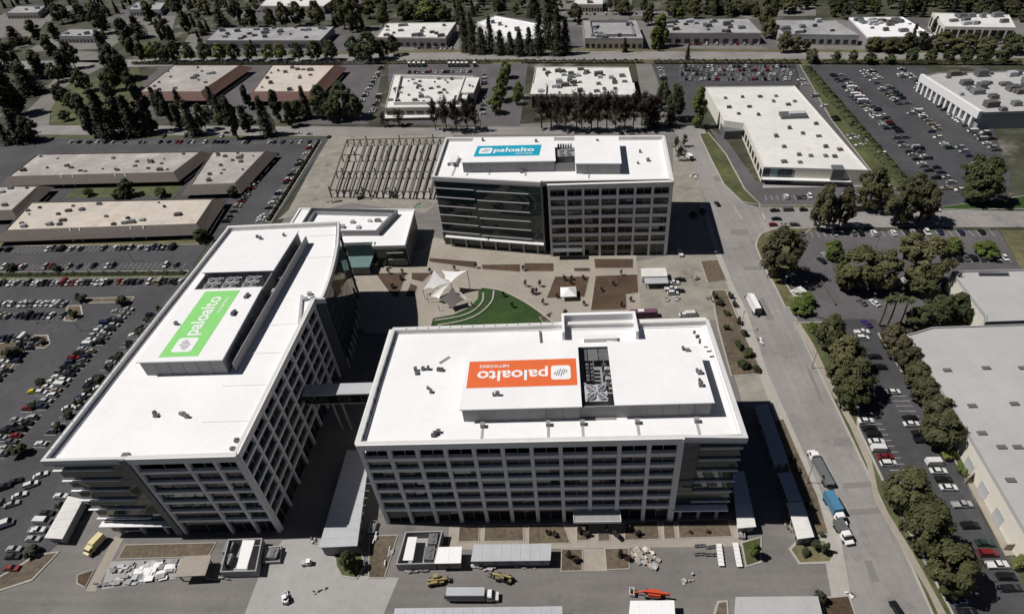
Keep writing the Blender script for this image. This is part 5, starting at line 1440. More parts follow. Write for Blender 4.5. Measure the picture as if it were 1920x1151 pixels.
# palms
def palm(cx, cy, H, label):
    x, y = g(cx, cy, H)
    T = thing('palm_tree', label, 'palm', (x, y, 0), 'palms by the cream warehouse block')
    mb = MB()
    for i in range(8):
        z0, z1 = H * i / 8, H * (i + 1) / 8
        mb.cyl((x + 0.15 * math.sin(i * 0.7), y, (z0 + z1) / 2), 0.32 - 0.015 * i, z1 - z0 + 0.02, 8, r2=0.30 - 0.015 * i)
    mb.build('trunk', M_TRUNK, T)
    rng = random.Random(int(cx))
    mb = MB()
    for i in range(38):
        th = rng.uniform(0, 6.28); up = rng.uniform(-0.5, 1.0); L = rng.uniform(2.2, 3.0)
        prev = Vector((x, y, H)); d = Vector((math.cos(th), math.sin(th), up))
        side = Vector((-math.sin(th), math.cos(th), 0))
        for s in range(4):
            nx = prev + d.normalized() * L / 4
            w0, w1 = (0.18, 0.42, 0.38, 0.25)[s], (0.42, 0.38, 0.25, 0.04)[s]
            mb.add([prev - side * w0, prev + side * w0, nx + side * w1, nx - side * w1], [(0, 1, 2, 3)])
            prev = nx; d.z -= 0.38
    mb.build('crown', LEAF_GREEN, T)
for cx, cy, H, o_ in ((1668, 560, 13, 'first'), (1686, 556, 14, 'second'), (1706, 562, 13, 'third')):
    palm(cx, cy, H, 'tall palm beside the cream warehouse block, %s from the left' % o_)
# hedges
def hedge(a, b, w, h, leaf, label, dens=26):
    A, B = Vector(a), Vector(b)
    L = (B - A).length
    n = int(min(5200, L * w * dens))
    rng = np.random.default_rng(int(L * 10))
    t = rng.uniform(0, 1, n)
    s = rng.uniform(-0.5, 0.5, n)
    d = (B - A).normalized(); nn = Vector((-d.y, d.x))
    lump = 0.75 + 0.25 * np.sin(t * L * 1.1) * np.cos(t * L * 0.37 + 1)
    z = h * lump * np.sqrt(np.clip(1 - (1.7 * s) ** 2, 0.05, 1)) * rng.uniform(0.35, 1.0, n) ** 0.4
    P = np.stack([t * L * d.x + s * w * nn.x, t * L * d.y + s * w * nn.y, z], 1)
    D = np.stack([s * nn.x * 2, s * nn.y * 2, np.full(n, 0.8)], 1)
    me = leaf_mesh('hedge', P, D, 0.34 if L < 150 else 0.8, leaf, rng)
    o = link('hedge', me, None, (A.x, A.y, 0.05))
    return tag(o, label, 'hedge')
hedge(g(-40, 517), g(348, 513), 2.2, 1.8, LEAF_DARK, 'low dark hedge between two rows of cars left of the tower')
hedge(g(503, 415), g(598, 266), 2.0, 1.8, LEAF_DARK, 'dark hedge along the construction yard edge')
hedge(g(640, 121), g(920, 119), 3.0, 4.0, LEAF_DARK, 'dark hedge along the wide far road behind the truck yard')
hedge(g(975, 118.5), g(1205, 118.5), 3.0, 3.6, LEAF_DARK, 'dark hedge along the wide far road behind the dark fronted office')
hedge(g(1225, 119), g(1500, 119), 3.0, 3.6, LEAF_DARK, 'dark hedge along the wide far road behind the packed car park')
hedge(g(1520, 119.5), g(1915, 122), 3.0, 3.6, LEAF_DARK, 'dark hedge along the wide far road behind the largest right car park')
hedge(g(250, 121), g(640, 121), 3.0, 3.0, LEAF_DARK, 'dark hedge along the wide far road behind the brick sheds')
hedge(g(1512, 128), g(1730, 385), 6.0, 2.6, LEAF_GREEN, 'long green hedge strip left of the largest right car park', 9)
hedge(g(790, 117), g(1000, 115), 3.0, 2.0, LEAF_OLIVE, 'olive scrub strip along the near side of the wide far road')
hedge(g(0, 454), g(395, 449), 1.2, 0.8, LEAF_OLIVE, 'low shrub border in front of the nearest cream shed')
# ================================================================== vehicles
PAINT = {'white': (0.62, 0.62, 0.61), 'silver': (0.33, 0.335, 0.34), 'grey': (0.10, 0.102, 0.108), 'black': (0.012, 0.012, 0.014), 'navy': (0.018, 0.026, 0.06), 'red': (0.18, 0.013, 0.014), 'beige': (0.30, 0.26, 0.20), 'green': (0.02, 0.045, 0.032), 'yellow': (0.62, 0.52, 0.03), 'purple': (0.05, 0.03, 0.13)}
CARM = {k: mat('car_paint_' + k.replace(' ', '_'), v, rough=0.28, var=0.03, spec=0.5) for k, v in PAINT.items()}
M_CARGLASS = mat('car_glass', (0.012, 0.014, 0.016), rough=0.05, var=0.05, spec=0.6)
def hull(mb, prof, half, mi=0, tuck=0.88):
    """body from a side profile (x, z): sides tuck in towards the top"""
    n = len(prof)
    zmax = max(p[1] for p in prof); zmin = min(p[1] for p in prof)
    vs = []
    for s in (-1, 1):
        for (x, z) in prof:
            k = 1 - (1 - tuck) * max(0, (z - 0.62)) / max(0.01, zmax - 0.62) if zmax > 0.63 else 1
            vs.append((x, s * half * k, z))
    fs = [tuple(range(n - 1, -1, -1)), tuple(range(n, 2 * n))] + [(i, (i + 1) % n, n + (i + 1) % n, n + i) for i in range(n)]
    fs = [f[::-1] for f in fs]
    mb.add(vs, fs, mi)
def cabin_shape(mb, x0, x1, dx0, dx1, z0, z1, w0, w1, mi):
    vs = [(x0, -w0, z0), (x1, -w0, z0), (x1, w0, z0), (x0, w0, z0), (x0 + dx0, -w1, z1), (x1 - dx1, -w1, z1), (x1 - dx1, w1, z1), (x0 + dx0, w1, z1)]
    mb.add(vs, [(4, 5, 6, 7), (0, 1, 5, 4), (1, 2, 6, 5), (2, 3, 7, 6), (3, 0, 4, 7)], mi)
KINDS = ('sedan', 'hatchback', 'wagon', 'van', 'pickup')
def car_parts(kind):
    body, glass = MB(), MB()
    if kind == 'sedan':
        hull(body, [(-2.3, 0.3), (2.3, 0.3), (2.36, 0.62), (2.2, 0.78), (1.1, 0.94), (-1.35, 0.98), (-2.25, 0.92), (-2.36, 0.62)], 0.9)
        cabin_shape(glass, -1.75, 1.15, 0.62, 0.85, 0.93, 1.40, 0.80, 0.62, 0)
        cabin_shape(body, -1.15, 0.34, 0.06, 0.06, 1.39, 1.46, 0.64, 0.58, 0)
    elif kind == 'hatchback':
        hull(body, [(-1.95, 0.3), (1.95, 0.3), (2.02, 0.62), (1.9, 0.8), (0.95, 1.0), (-1.6, 1.04), (-2.0, 0.95), (-2.02, 0.62)], 0.87)
        cabin_shape(glass, -1.85, 1.05, 0.35, 0.8, 0.98, 1.48, 0.78, 0.62, 0)
        cabin_shape(body, -1.5, 0.26, 0.06, 0.06, 1.47, 1.54, 0.64, 0.58, 0)
    elif kind == 'wagon':
        hull(body, [(-2.3, 0.34), (2.3, 0.34), (2.36, 0.7), (2.2, 0.95), (1.15, 1.08), (-2.2, 1.1), (-2.34, 0.7)], 0.94)
        cabin_shape(glass, -2.2, 1.25, 0.35, 0.75, 1.07, 1.68, 0.86, 0.70, 0)
        cabin_shape(body, -1.86, 0.5, 0.05, 0.06, 1.67, 1.75, 0.72, 0.66, 0)
    elif kind == 'van':
        hull(body, [(-2.6, 0.35), (2.6, 0.35), (2.66, 0.8), (2.3, 1.2), (1.5, 2.05), (-2.5, 2.1), (-2.62, 0.8)], 0.98, tuck=0.93)
        cabin_shape(glass, 1.3, 2.36, 0.25, 0.62, 1.2, 1.98, 0.965, 0.9, 0)
    else:
        hull(body, [(-2.7, 0.4), (2.7, 0.4), (2.75, 0.75), (2.55, 1.02), (1.35, 1.1), (1.3, 1.12), (-0.6, 1.12), (-0.62, 0.8), (-2.6, 0.8), (-2.74, 0.75)], 0.95)
        body.box((-1.65, 0.86, 0.95), (2.1, 0.12, 0.34)); body.box((-1.65, -0.86, 0.95), (2.1, 0.12, 0.34)); body.box((-2.64, 0, 0.95), (0.1, 1.84, 0.34))
        cabin_shape(glass, -0.7, 1.4, 0.25, 0.75, 1.1, 1.68, 0.84, 0.70, 0)
        cabin_shape(body, -0.45, 0.68, 0.05, 0.06, 1.67, 1.75, 0.72, 0.66, 0)
    L = {'sedan': 1.42, 'hatchback': 1.25, 'wagon': 1.42, 'van': 1.65, 'pickup': 1.75}[kind]
    return body, glass, L
CAR_CACHE = {}
_wm = MB().cyl((0, 0, 0), 0.33, 0.24, 10, 'Y', 0).mesh('wheel', M_BLACK)
_lm = {}
def car_mesh(kind, colour, lod):
    key = (kind, colour, lod)
    if key not in CAR_CACHE:
        b, gl, L = car_parts(kind)
        if lod == 0:
            CAR_CACHE[key] = (b.mesh('body', CARM[colour]), gl.mesh('window', M_CARGLASS), L)
        else:
            k = len(b.v)
            b.v += gl.v; b.f += [tuple(i + k for i in f) for f in gl.f]; b.m += [1] * len(gl.f)
            for sx in (-1, 1):
                for sy in (-1, 1):
                    b.box((sx * L, sy * 0.82, 0.3), (0.62, 0.2, 0.6), 0, 2)
            CAR_CACHE[key] = (b.mesh('car', [CARM[colour], M_CARGLASS, M_BLACK]), None, L)
    return CAR_CACHE[key]
HIDE = [[(75, 868), (215, 862), (440, 850), (540, 1006), (230, 1018), (200, 975)], [(75, 866), (430, 425), (637, 412), (600, 560), (660, 640), (640, 780), (540, 1006), (440, 850)],
        [(668, 832), (738, 612), (1050, 600), (1055, 588), (1192, 586), (1328, 600), (1398, 820), (1355, 975), (725, 990)], [(808, 335), (835, 258), (1247, 255), (1262, 335), (1247, 482), (1020, 488), (850, 475)],
        [(5, 442), (400, 432), (425, 372), (60, 378)], [(8, 345), (330, 340), (400, 285), (70, 287)], [(352, 362), (450, 358), (505, 282), (400, 282)]]
def inside(p, P):
    x, y = p
    r = False
    for i in range(len(P)):
        a, b = P[i], P[i - 1]
        if (a[1] > y) != (b[1] > y) and x < (b[0] - a[0]) * (y - a[1]) / (b[1] - a[1]) + a[0]:
            r = not r
    return r
SPECS = []
_c = random.Random(2024)
def pick_colour(dark=0.0):
    r = _c.random()
    if _c.random() < dark:
        return _c.choice(['black', 'grey', 'black', 'navy'])
    for c, p in (('white', 0.27), ('silver', 0.2), ('grey', 0.17), ('black', 0.2), ('navy', 0.05), ('beige', 0.05), ('red', 0.045), ('green', 0.02)):
        if r < p:
            return c
        r -= p
    return 'silver'
def add_car(row, x, y, head, kind=None, colour=None, end='left', z=0.0):
    px, py, D = proj(x, y, 0.7)
    if not (-8 < px < 1928 and -4 < py < 1158):
        return
    if any(inside((px, py), P) for P in HIDE):
        return
    SPECS.append(dict(row=row, x=x, y=y, h=head, kind=kind or _c.choices(KINDS, (4, 2, 3.4, 0.5, 0.7))[0], colour=colour or pick_colour(), end=end, D=D, z=z))
def car_row(row, a, b, occ=0.9, pitch=2.75, skew=0.0, end='left', dark=0.0, keep=None, lines=True):
    """cars parked side by side along the line a-b (metres), each at right angles to it"""
    A, B = Vector(a), Vector(b)
    L = (B - A).length
    n = max(1, int(L / pitch))
    t = (B - A).normalized()
    head = math.atan2(t.x, -t.y)
    for i in range(n):
        p = A + t * (i + 0.5) * L / n
        if keep and not inside(proj(p.x, p.y)[:2], keep):
            continue
        if _c.random() < occ:
            add_car(row, p.x + _c.uniform(-0.12, 0.12) - t.y * _c.uniform(-0.3, 0.3), p.y + _c.uniform(-0.12, 0.12) + t.x * _c.uniform(-0.3, 0.3), head + skew + _c.choice([0, math.pi]) + _c.uniform(-0.03, 0.03), colour=pick_colour(dark), end=end)
    if lines and not keep:
        nn = Vector((t.y, -t.x))
        q0, q1 = A + nn * 2.6, B + nn * 2.6
        stall_lines((q0.x, q0.y), (q1.x, q1.y), n, 5.2, -1)
def px_row(row, pa, pb, **k):
    car_row(row, g(*pa), g(*pb), **k)
def px_cars(row, pts, axis='x', end='left'):
    """single cars at spots given in image pixels; axis tells which way they point"""
    for p in pts:
        px, py, col = p[:3]
        kind = p[3] if len(p) > 3 else None
        x, y = g(px, py, 0.7)
        hd = {'x': 0.0, 'y': math.pi / 2}.get(axis, axis) + _c.uniform(-0.04, 0.04)
        add_car(row, x, y, hd, kind, col, end)

# left car park
px_row('the row below the nearest cream shed', (-20, 470), (330, 465), occ=0.46)
px_row('the sparse row above the low dark hedge', (-20, 502), (345, 498), occ=0.34)
px_row('the full row below the low dark hedge', (-20, 533), (345, 529), occ=0.93)
px_row('the upper row ending at the rounded island', (-60, 572), (128, 571), occ=0.92)
px_row('the lower row ending at the rounded island', (-60, 594), (124, 593), occ=0.92)
car_row('the double row beside the left tower, outer side', (-205.2, 208), (-208.2, 121), occ=0.92, end='far end')
car_row('the double row beside the left tower, inner side', (-200.0, 209), (-202.8, 119), occ=0.92, end='far end')
car_row('the single row hugging the left tower', (-186.0, 204), (-189.8, 129), occ=0.55, end='far end', dark=0.45)
car_row('the row along the left picture edge', (-232.0, 190), (-233.5, 118), occ=0.85, end='far end')
car_row('the outer left edge row', (-237.4, 190), (-239, 118), occ=0.85, end='far end')
px_row('the short row above the planted islands at left', (-30, 636), (48, 636), occ=0.9)
px_cars('the slanting group at the lower left lot', [(76, 890, 'white', 'sedan'), (58, 908, 'white', 'wagon'), (36, 928, 'white', 'sedan'), (22, 944, 'silver', 'sedan'), (8, 982, 'white', 'van'), (8, 912, 'black', 'wagon'), (28, 902, 'black', 'sedan'), (4, 940, 'grey', 'sedan')], 0.45, 'far end')
px_cars('the row beside the grey cabin trailer', [(114, 929, 'white', 'sedan'), (88, 961, 'black', 'sedan'), (80, 976, 'white', 'van'), (70, 993, 'white', 'pickup'), (62, 1009, 'silver', 'sedan'), (24, 1042, 'black', 'sedan'), (22, 1064, 'red', 'sedan'), (26, 1028, 'silver', 'sedan')], 'x', 'far end')
px_cars('the dark strip beside the left tower', [(158, 742, 'white', 'pickup'), (128, 764, 'white', 'sedan'), (152, 760, 'white', 'sedan'), (186, 726, 'white', 'sedan'), (172, 712, 'silver', 'sedan')], 0.5, 'far end')
px_cars('the double row beside the left tower', [(63, 733, 'yellow', 'sedan')], 'x')
# lot between the sheds and the yard
px_row('the row along the short cream shed', (520, 290), (418, 425), occ=0.5, end='far end')
px_row('the row along the yard hedge', (586, 272), (486, 418), occ=0.55, end='far end')
px_row('the row below the far left street', (110, 268), (585, 268), occ=0.42, pitch=3.4)
px_row('the cars parked on the far left street', (150, 256), (640, 258), occ=0.25, pitch=6, lines=False)
px_cars('the kerb of the back street', [(320, 249, 'silver'), (352, 250, 'white'), (395, 249, 'white'), (425, 249, 'black'), (560, 249, 'white'), (580, 251, 'silver')], 'x')
# lots behind
px_row('the slanting row right of the brick sheds', (716, 126), (668, 208), occ=0.85, end='far end')
px_row('the slanting row left of the white roofed office', (712, 180), (696, 216), occ=0.85, end='far end')
px_row('the row below the brick sheds', (250, 205), (560, 202), occ=0.4)
px_row('the far side of the truck yard', (765, 137), (885, 136), occ=0.8)
px_row('the strip between the two offices', (908, 130), (905, 225), occ=0.35, end='far end')
px_row('the left edge of the packed far car park', (1238, 128), (1262, 210), occ=0.6, end='far end')
for k, yy in enumerate((126, 133, 141, 150)):
    px_row('the %s line of the packed far car park' % nth(k + 1), (1275, yy), (1490 - 2 * k, yy), occ=0.72)
px_row('the driveway right of the large white roof', (1500, 150), (1650, 318), occ=0.3, pitch=4.5, end='far end')
LOT4 = [(1520, 124), (1720, 127), (1760, 172), (1850, 232), (1885, 325), (1880, 366), (1750, 384), (1645, 296), (1575, 205)]
for k, xx in enumerate((184, 200.5, 205.7, 222, 227.2, 243.5, 248.7)):
    car_row('the %s column of the largest right car park' % nth(k + 1), (xx + 2, 455), (xx - 6, 275), occ=0.46, end='far end', keep=LOT4)
# cross street and its car parks
px_cars('the kerb of the cross street', [(1453, 394, 'black'), (1478, 393, 'grey'), (1507, 393, 'black'), (1614, 393, 'black', 'van'), (1755, 394, 'white'), (1490, 421, 'grey'), (1450, 421, 'red')], 'x')
px_cars('the lane of the cross street', [(1456, 410, 'black', 'sedan')], 'x')
px_row('the row before the large white roofed building', (1436, 371), (1612, 369), occ=0.6)
px_row('the top row of the street car park', (1498, 440), (1860, 437), occ=0.45)
px_row('the right hand row of the street car park', (1775, 487), (1890, 485), occ=0.95)
px_cars('the drive under the olive trees', [(1541, 488, 'black', 'sedan'), (1548, 478, 'silver', 'sedan'), (1501, 546, 'white', 'van'), (1492, 551, 'white', 'pickup'), (1698, 527, 'white', 'sedan'), (1640, 567, 'white', 'sedan'), (1616, 566, 'grey', 'sedan')], 1.9, 'left')
px_cars('the bay by the palms', [(1625, 606, 'purple', 'sedan')], 1.9)
px_cars('the warehouse side of the long right car park', [(1616, 622, 'white', 'pickup'), (1617, 633, 'white', 'wagon'), (1640, 668, 'black', 'sedan'), (1650, 688, 'black', 'wagon'), (1675, 734, 'white', 'sedan'), (1707, 783, 'black', 'sedan'), (1709, 794, 'white', 'sedan'), (1724, 811, 'black', 'sedan'), (1731, 824, 'black', 'pickup'), (1753, 866, 'white', 'van'), (1760, 882, 'white', 'sedan'), (1769, 897, 'black', 'sedan'), (1779, 913, 'white', 'sedan'), (1804, 945, 'silver', 'pickup'), (1819, 984, 'black', 'wagon'), (1847, 1017, 'green', 'sedan'), (1852, 1036, 'red', 'wagon'), (1870, 1058, 'white', 'pickup'), (1887, 1080, 'black', 'wagon'), (1897, 1101, 'black', 'sedan')], 'x', 'far end')
px_cars('the street side of the long right car park', [(1624, 788, 'white', 'sedan'), (1630, 802, 'black', 'sedan'), (1638, 813, 'black', 'wagon'), (1644, 827, 'white', 'sedan'), (1650, 841, 'white', 'van'), (1660, 855, 'red', 'sedan'), (1666, 868, 'white', 'wagon'), (1806, 1128, 'navy', 'sedan'), (1814, 1146, 'black', 'sedan')], 'x', 'far end')
stall_lines(g(1700, 742), g(1735, 800), 6, 5.2, 1)
stall_lines(g(1612, 775), g(1680, 905), 12, 5.2, -1)
px_cars('the street lane near the far tower', [(1345, 382, 'black', 'sedan')], 1.75)
px_cars('the street lane at the bottom edge', [(1683, 1143, 'black', 'sedan')], 1.75)
px_cars('the plaza edge beside the white stall', [(1262, 530, 'white', 'pickup'), (1258, 541, 'white', 'pickup'), (1262, 549, 'white', 'wagon'), (1275, 524, 'black', 'sedan'), (1273, 545, 'black', 'sedan')], 'x', 'far end')
px_cars('the back of the near right tower', [(1284, 590, 'white', 'sedan'), (1296, 589, 'white', 'van')], 'x')
px_cars('the shadow of the far tower', [(1276, 474, 'white', 'pickup')], 'y')
px_row('the row before the far shed right of the green tree', (1290, 84), (1425, 84), occ=0.6)
px_row('the row behind the far sheds', (1050, 28), (1250, 28), occ=0.4)
px_row('the row before the far mauve shed', (770, 92), (850, 92), occ=0.7)

SPECS.sort(key=lambda s: s['D'])
for i, s in enumerate(SPECS):
    s['thing'] = i < 300
rows = {}
for s in SPECS:
    rows.setdefault(s['row'], []).append(s)
for row, L in rows.items():
    if L[0]['end'] == 'far end':
        L.sort(key=lambda s: -s['y'])
    else:
        L.sort(key=lambda s: proj(s['x'], s['y'])[0])
    for i, s in enumerate(L):
        s['n'] = i + 1
        s['only'] = len(L) == 1
rest = {}
ADJ = {'hatchback': 'hatchback', 'sedan': 'sedan', 'wagon': 'wagon', 'van': 'van', 'pickup': 'pickup'}
for s in SPECS:
    if s['thing']:
        lab = '%s %s in %s' % (s['colour'], s['kind'], s['row']) if s['only'] else '%s %s, %s from %s in %s' % (s['colour'], s['kind'], nth(s['n']), {'left': 'left', 'far end': 'the back'}[s['end']], s['row'])
        big = s['D'] < 235
        if big:
            bm_, gm_, L = car_mesh(s['kind'], s['colour'], 0)
            T = thing('parked_car', lab, 'car', (s['x'], s['y'], 0.036), 'cars parked around the campus', rotz=s['h'])
            link('body', bm_, T, (0, 0, 0), local=True)
            link('window', gm_, T, (0, 0, 0), local=True)
            for sx in (-1, 1):
                for sy in (-1, 1):
                    link('wheel', _wm, T, (sx * L, sy * 0.82, 0.33), local=True)
        else:
            me, _, L = car_mesh(s['kind'], s['colour'], 1)
            o = link('parked_car', me, None, (s['x'], s['y'], 0.036), (0, 0, s['h']))
            tag(o, lab, 'car', 'cars parked around the campus')
    else:
        rest.setdefault(s['colour'], []).append(s)
# the cars too far off to count: one mass
mb = MB()
mats = []
for ci, (colour, L) in enumerate(rest.items()):
    mats.append(CARM[colour])
mats += [M_CARGLASS, M_BLACK]
for ci, (colour, L) in enumerate(rest.items()):
    for s in L:
        b, gl, W = car_parts(s['kind'])
        cs, sn = math.cos(s['h']), math.sin(s['h'])
        for src, mi in ((b, ci), (gl, len(mats) - 2)):
            mb.add([(s['x'] + p[0] * cs - p[1] * sn, s['y'] + p[0] * sn + p[1] * cs, p[2] + 0.036) for p in src.v], src.f, mi)
        for sx in (-1, 1):
            mb.box((s['x'] + sx * W * cs, s['y'] + sx * W * sn, 0.3), (0.6, 1.7, 0.5), s['h'], len(mats) - 1)
if mb.v:
    o = mb.build('distant_cars', mats)
    o['kind'] = 'stuff'
print('CARS', len(SPECS))

# ---------------- trucks and site machines
M_TRUCKBLUE = mat('blue_curtain', (0.06, 0.2, 0.32), rough=0.5, var=0.06)
M_YELLOW = mat('plant_yellow', (0.30, 0.235, 0.10), rough=0.5, var=0.1)
M_ORANGE = mat('lift_orange', (0.55, 0.07, 0.03), rough=0.5, var=0.08)
M_PINK = mat('maroon_bus', (0.16, 0.065, 0.115), rough=0.4, var=0.1)
M_PALEYEL = mat('pale_yellow', (0.60, 0.52, 0.27), rough=0.5, var=0.06)
M_GREENTARP = mat('green_tarp', (0.04, 0.28, 0.12), rough=0.6, var=0.1)
def local_thing(name, label, cat, px, py, rotz, group=None):
    x, y = g(px, py)
    return thing(name, label, cat, (x, y, 0.0), group, rotz=rotz)
def lp(name, T, mb, m):
    return link(name, mb.mesh(name, m), T, (0, 0, 0), local=True)
def wheels(T, xs, w, r=0.5):
    for x in xs:
        for s in (-1, 1):
            lp('wheel', T, MB().cyl((x, s * w, r), r, 0.32, 12, 'Y'), M_BLACK)
def truck(label, px, py, rotz, box_l, box_m, cab_m, box_h=2.7, flat=False, group=None):
    T = local_thing('truck', label, 'truck', px, py, rotz, group)
    fx = box_l / 2
    lp('chassis', T, MB().box((0.8, 0, 0.85), (box_l + 3.6, 1.0, 0.3)), M_BLACK)
    if flat:
        lp('flatbed', T, MB().box((0, 0, 1.2), (box_l, 2.5, 0.2)), box_m)
        lp('headboard', T, MB().box((fx - 0.1, 0, 1.9), (0.15, 2.5, 1.2)), box_m)
    else:
        b = lp('cargo_box', T, MB().box((0, 0, 1.1 + box_h / 2), (box_l, 2.55, box_h)), box_m)
        link('rear_door', MB().box((-fx - 0.03, 0, 1.1 + box_h / 2), (0.06, 2.3, box_h - 0.3)).mesh('rear_door', M_UNIT), b, (0, 0, 0), local=True)
        link('roof_rail', MB().box((0, 1.2, 1.1 + box_h + 0.04), (box_l, 0.12, 0.08)).box((0, -1.2, 1.1 + box_h + 0.04), (box_l, 0.12, 0.08)).mesh('roof_rail', M_UNIT), b, (0, 0, 0), local=True)
    cab = MB()
    hull(cab, [(fx + 0.3, 0.5), (fx + 3.4, 0.5), (fx + 3.5, 1.3), (fx + 2.5, 1.6), (fx + 1.9, 2.6), (fx + 0.3, 2.7)], 1.15, tuck=0.95)
    lp('cab', T, cab, cab_m)
    gl = MB()
    cabin_shape(gl, fx + 1.0, fx + 2.56, 0.1, 0.5, 1.62, 2.5, 1.17, 1.12, 0)
    lp('windscreen', T, gl, M_CARGLASS)
    lp('cab_roof', T, MB().box((fx + 1.1, 0, 2.78), (1.6, 2.0, 0.3), taper=(0.85, 0.9)), cab_m)
    wheels(T, (fx + 2.4, -fx + 0.9, -fx + 2.1), 1.1)
    return T
truck('white box truck on the apron before the near right tower', 876, 1121, 0.0, 10.2, M_BRONZE, M_WHITE, 2.8)
truck('semi truck with dark trailer parked on the street, facing the plaza', 1541, 890, 1.66, 9.5, M_FIN, M_WHITE, 1.1)
truck('blue sided truck parked on the street below the dark trailer', 1558, 950, -1.45, 6.2, M_TRUCKBLUE, M_WHITE, 2.6)
truck('grey and blue utility truck at the tail of the blue sided one', 1573, 992, -1.4, 3.2, M_UNIT, M_WHITE, 1.4)
truck('long white truck on the street beside the young trees', 1412, 578, 1.62, 9.5, M_WHITE, M_BRONZE, 2.8)
truck('small white truck left of the street near the far tower', 1294, 300, 1.75, 3.0, M_WHITE, M_WHITE, 2.0)
truck('dark flatbed truck beside the far tower', 1280, 290, 1.75, 4.0, M_FIN, M_BLACK, flat=True)
for i, (px) in enumerate([768, 777, 786, 795, 843, 851, 859, 867, 875, 890]):
    truck('white delivery truck in the yard behind the office, %s from the left' % nth(i + 1), px, 125, 1.7, 4.2, M_WHITE, M_WHITE, 2.4, group='white trucks in the far yard')
for i, (px, py) in enumerate([(1600, 183), (1607, 188), (1613, 195), (1593, 170)]):
    truck('white box van among the right car park cars, %s from the left' % nth({1593: 1, 1600: 2, 1607: 3, 1613: 4}[px]), px, py, 0.0, 4.6, M_WHITE, M_WHITE, 2.2, group='white box vans')
# bus
T = local_thing('bus', 'maroon coach behind the near right tower roof edge', 'bus', 1206, 593, 0.02)
b_ = MB(); hull(b_, [(-5.6, 0.5), (5.6, 0.5), (5.7, 1.2), (5.4, 2.9), (-5.5, 3.0), (-5.7, 1.2)], 1.25, tuck=0.95)
lp('body', T, b_, M_PINK)
for s in (-1, 1):
    for k in range(7):
        lp('window', T, MB().box((-4.4 + 1.4 * k, s * 1.2, 2.2), (1.25, 0.12, 0.9)), M_CARGLASS)
lp('windscreen', T, MB().box((5.5, 0, 2.1), (0.2, 2.0, 1.2)), M_CARGLASS)
lp('roof_unit', T, MB().box((-1, 0, 3.15), (2.4, 1.6, 0.3)), M_WHITE)
wheels(T, (3.6, -3.2), 1.12)
# pale yellow delivery lorry at the left tower
T = local_thing('lorry', 'pale yellow lorry at the foot of the left tower', 'truck', 185, 1022, -1.9)
lp('cargo_box', T, MB().box((-0.6, 0, 1.95), (3.9, 2.2, 2.3)), M_PALEYEL)
c_ = MB(); hull(c_, [(1.5, 0.5), (3.8, 0.5), (3.9, 1.4), (3.2, 1.6), (2.9, 2.5), (1.5, 2.6)], 1.15, tuck=0.95)
lp('cab', T, c_, M_PALEYEL)
g_ = MB(); cabin_shape(g_, 2.0, 3.3, 0.1, 0.4, 1.6, 2.4, 1.17, 1.1, 0)
lp('windscreen', T, g_, M_CARGLASS)
lp('chassis', T, MB().box((0.6, 0, 0.65), (6.0, 1.2, 0.25)), M_BLACK)
wheels(T, (2.6, -1.6), 1.05, 0.45)
# skid steer loader
T = local_thing('skid_loader', 'white skid loader on the pale concrete apron', 'loader', 537, 1124, 2.1)
lp('body', T, MB().box((-0.3, 0, 0.9), (2.2, 1.2, 0.9)), M_WHITE)
lp('cab', T, MB().box((-0.1, 0, 1.7), (1.2, 1.0, 0.9), taper=(0.85, 0.9)), M_FIN)
lp('roof', T, MB().box((-0.1, 0, 2.2), (1.3, 1.1, 0.12)), M_WHITE)
for s in (-1, 1):
    lp('arm', T, MB().bar((-1.3, s * 0.75, 1.6), (1.6, s * 0.75, 0.7), 0.22), M_WHITE)
lp('bucket', T, MB().box((2.0, 0, 0.45), (0.8, 1.9, 0.6), taper=(0.5, 1)), M_BRONZE)
wheels(T, (0.7, -0.8), 0.8, 0.42)
# telehandlers
def telehandler(label, px, py, rotz, m, bm):
    T = local_thing('telehandler', label, 'telehandler', px, py, rotz)
    lp('chassis', T, MB().box((0, 0, 0.95), (4.6, 1.6, 0.7)), m)
    lp('engine_cover', T, MB().box((-0.4, -0.65, 1.6), (2.2, 0.8, 0.6), taper=(0.9, 0.9)), m)
    lp('cab', T, MB().box((0.2, 0.6, 1.95), (1.5, 0.95, 1.4), taper=(0.8, 0.9)), M_CARGLASS)
    lp('cab_roof', T, MB().box((0.2, 0.6, 2.7), (1.4, 1.0, 0.12)), m)
    lp('boom', T, MB().bar((-2.2, -0.1, 2.1), (3.2, -0.1, 1.5), 0.5), bm)
    f = lp('carriage', T, MB().box((3.4, 0, 1.1), (0.2, 1.3, 1.2)), M_BLACK)
    for s in (-1, 1):
        link('fork', MB().box((4.1, s * 0.4, 0.55), (1.3, 0.14, 0.08)).mesh('fork', M_BLACK), f, (0, 0, 0), local=True)
    wheels(T, (1.5, -1.5), 1.0, 0.6)
telehandler('yellow telehandler before the plant yard', 818, 1092, 0.15, M_YELLOW, M_YELLOW)
telehandler('olive yellow telehandler on the apron above the box truck', 945, 1086, 2.9, mat('olive_plant_paint', (0.16, 0.13, 0.07), rough=0.6), M_YELLOW)
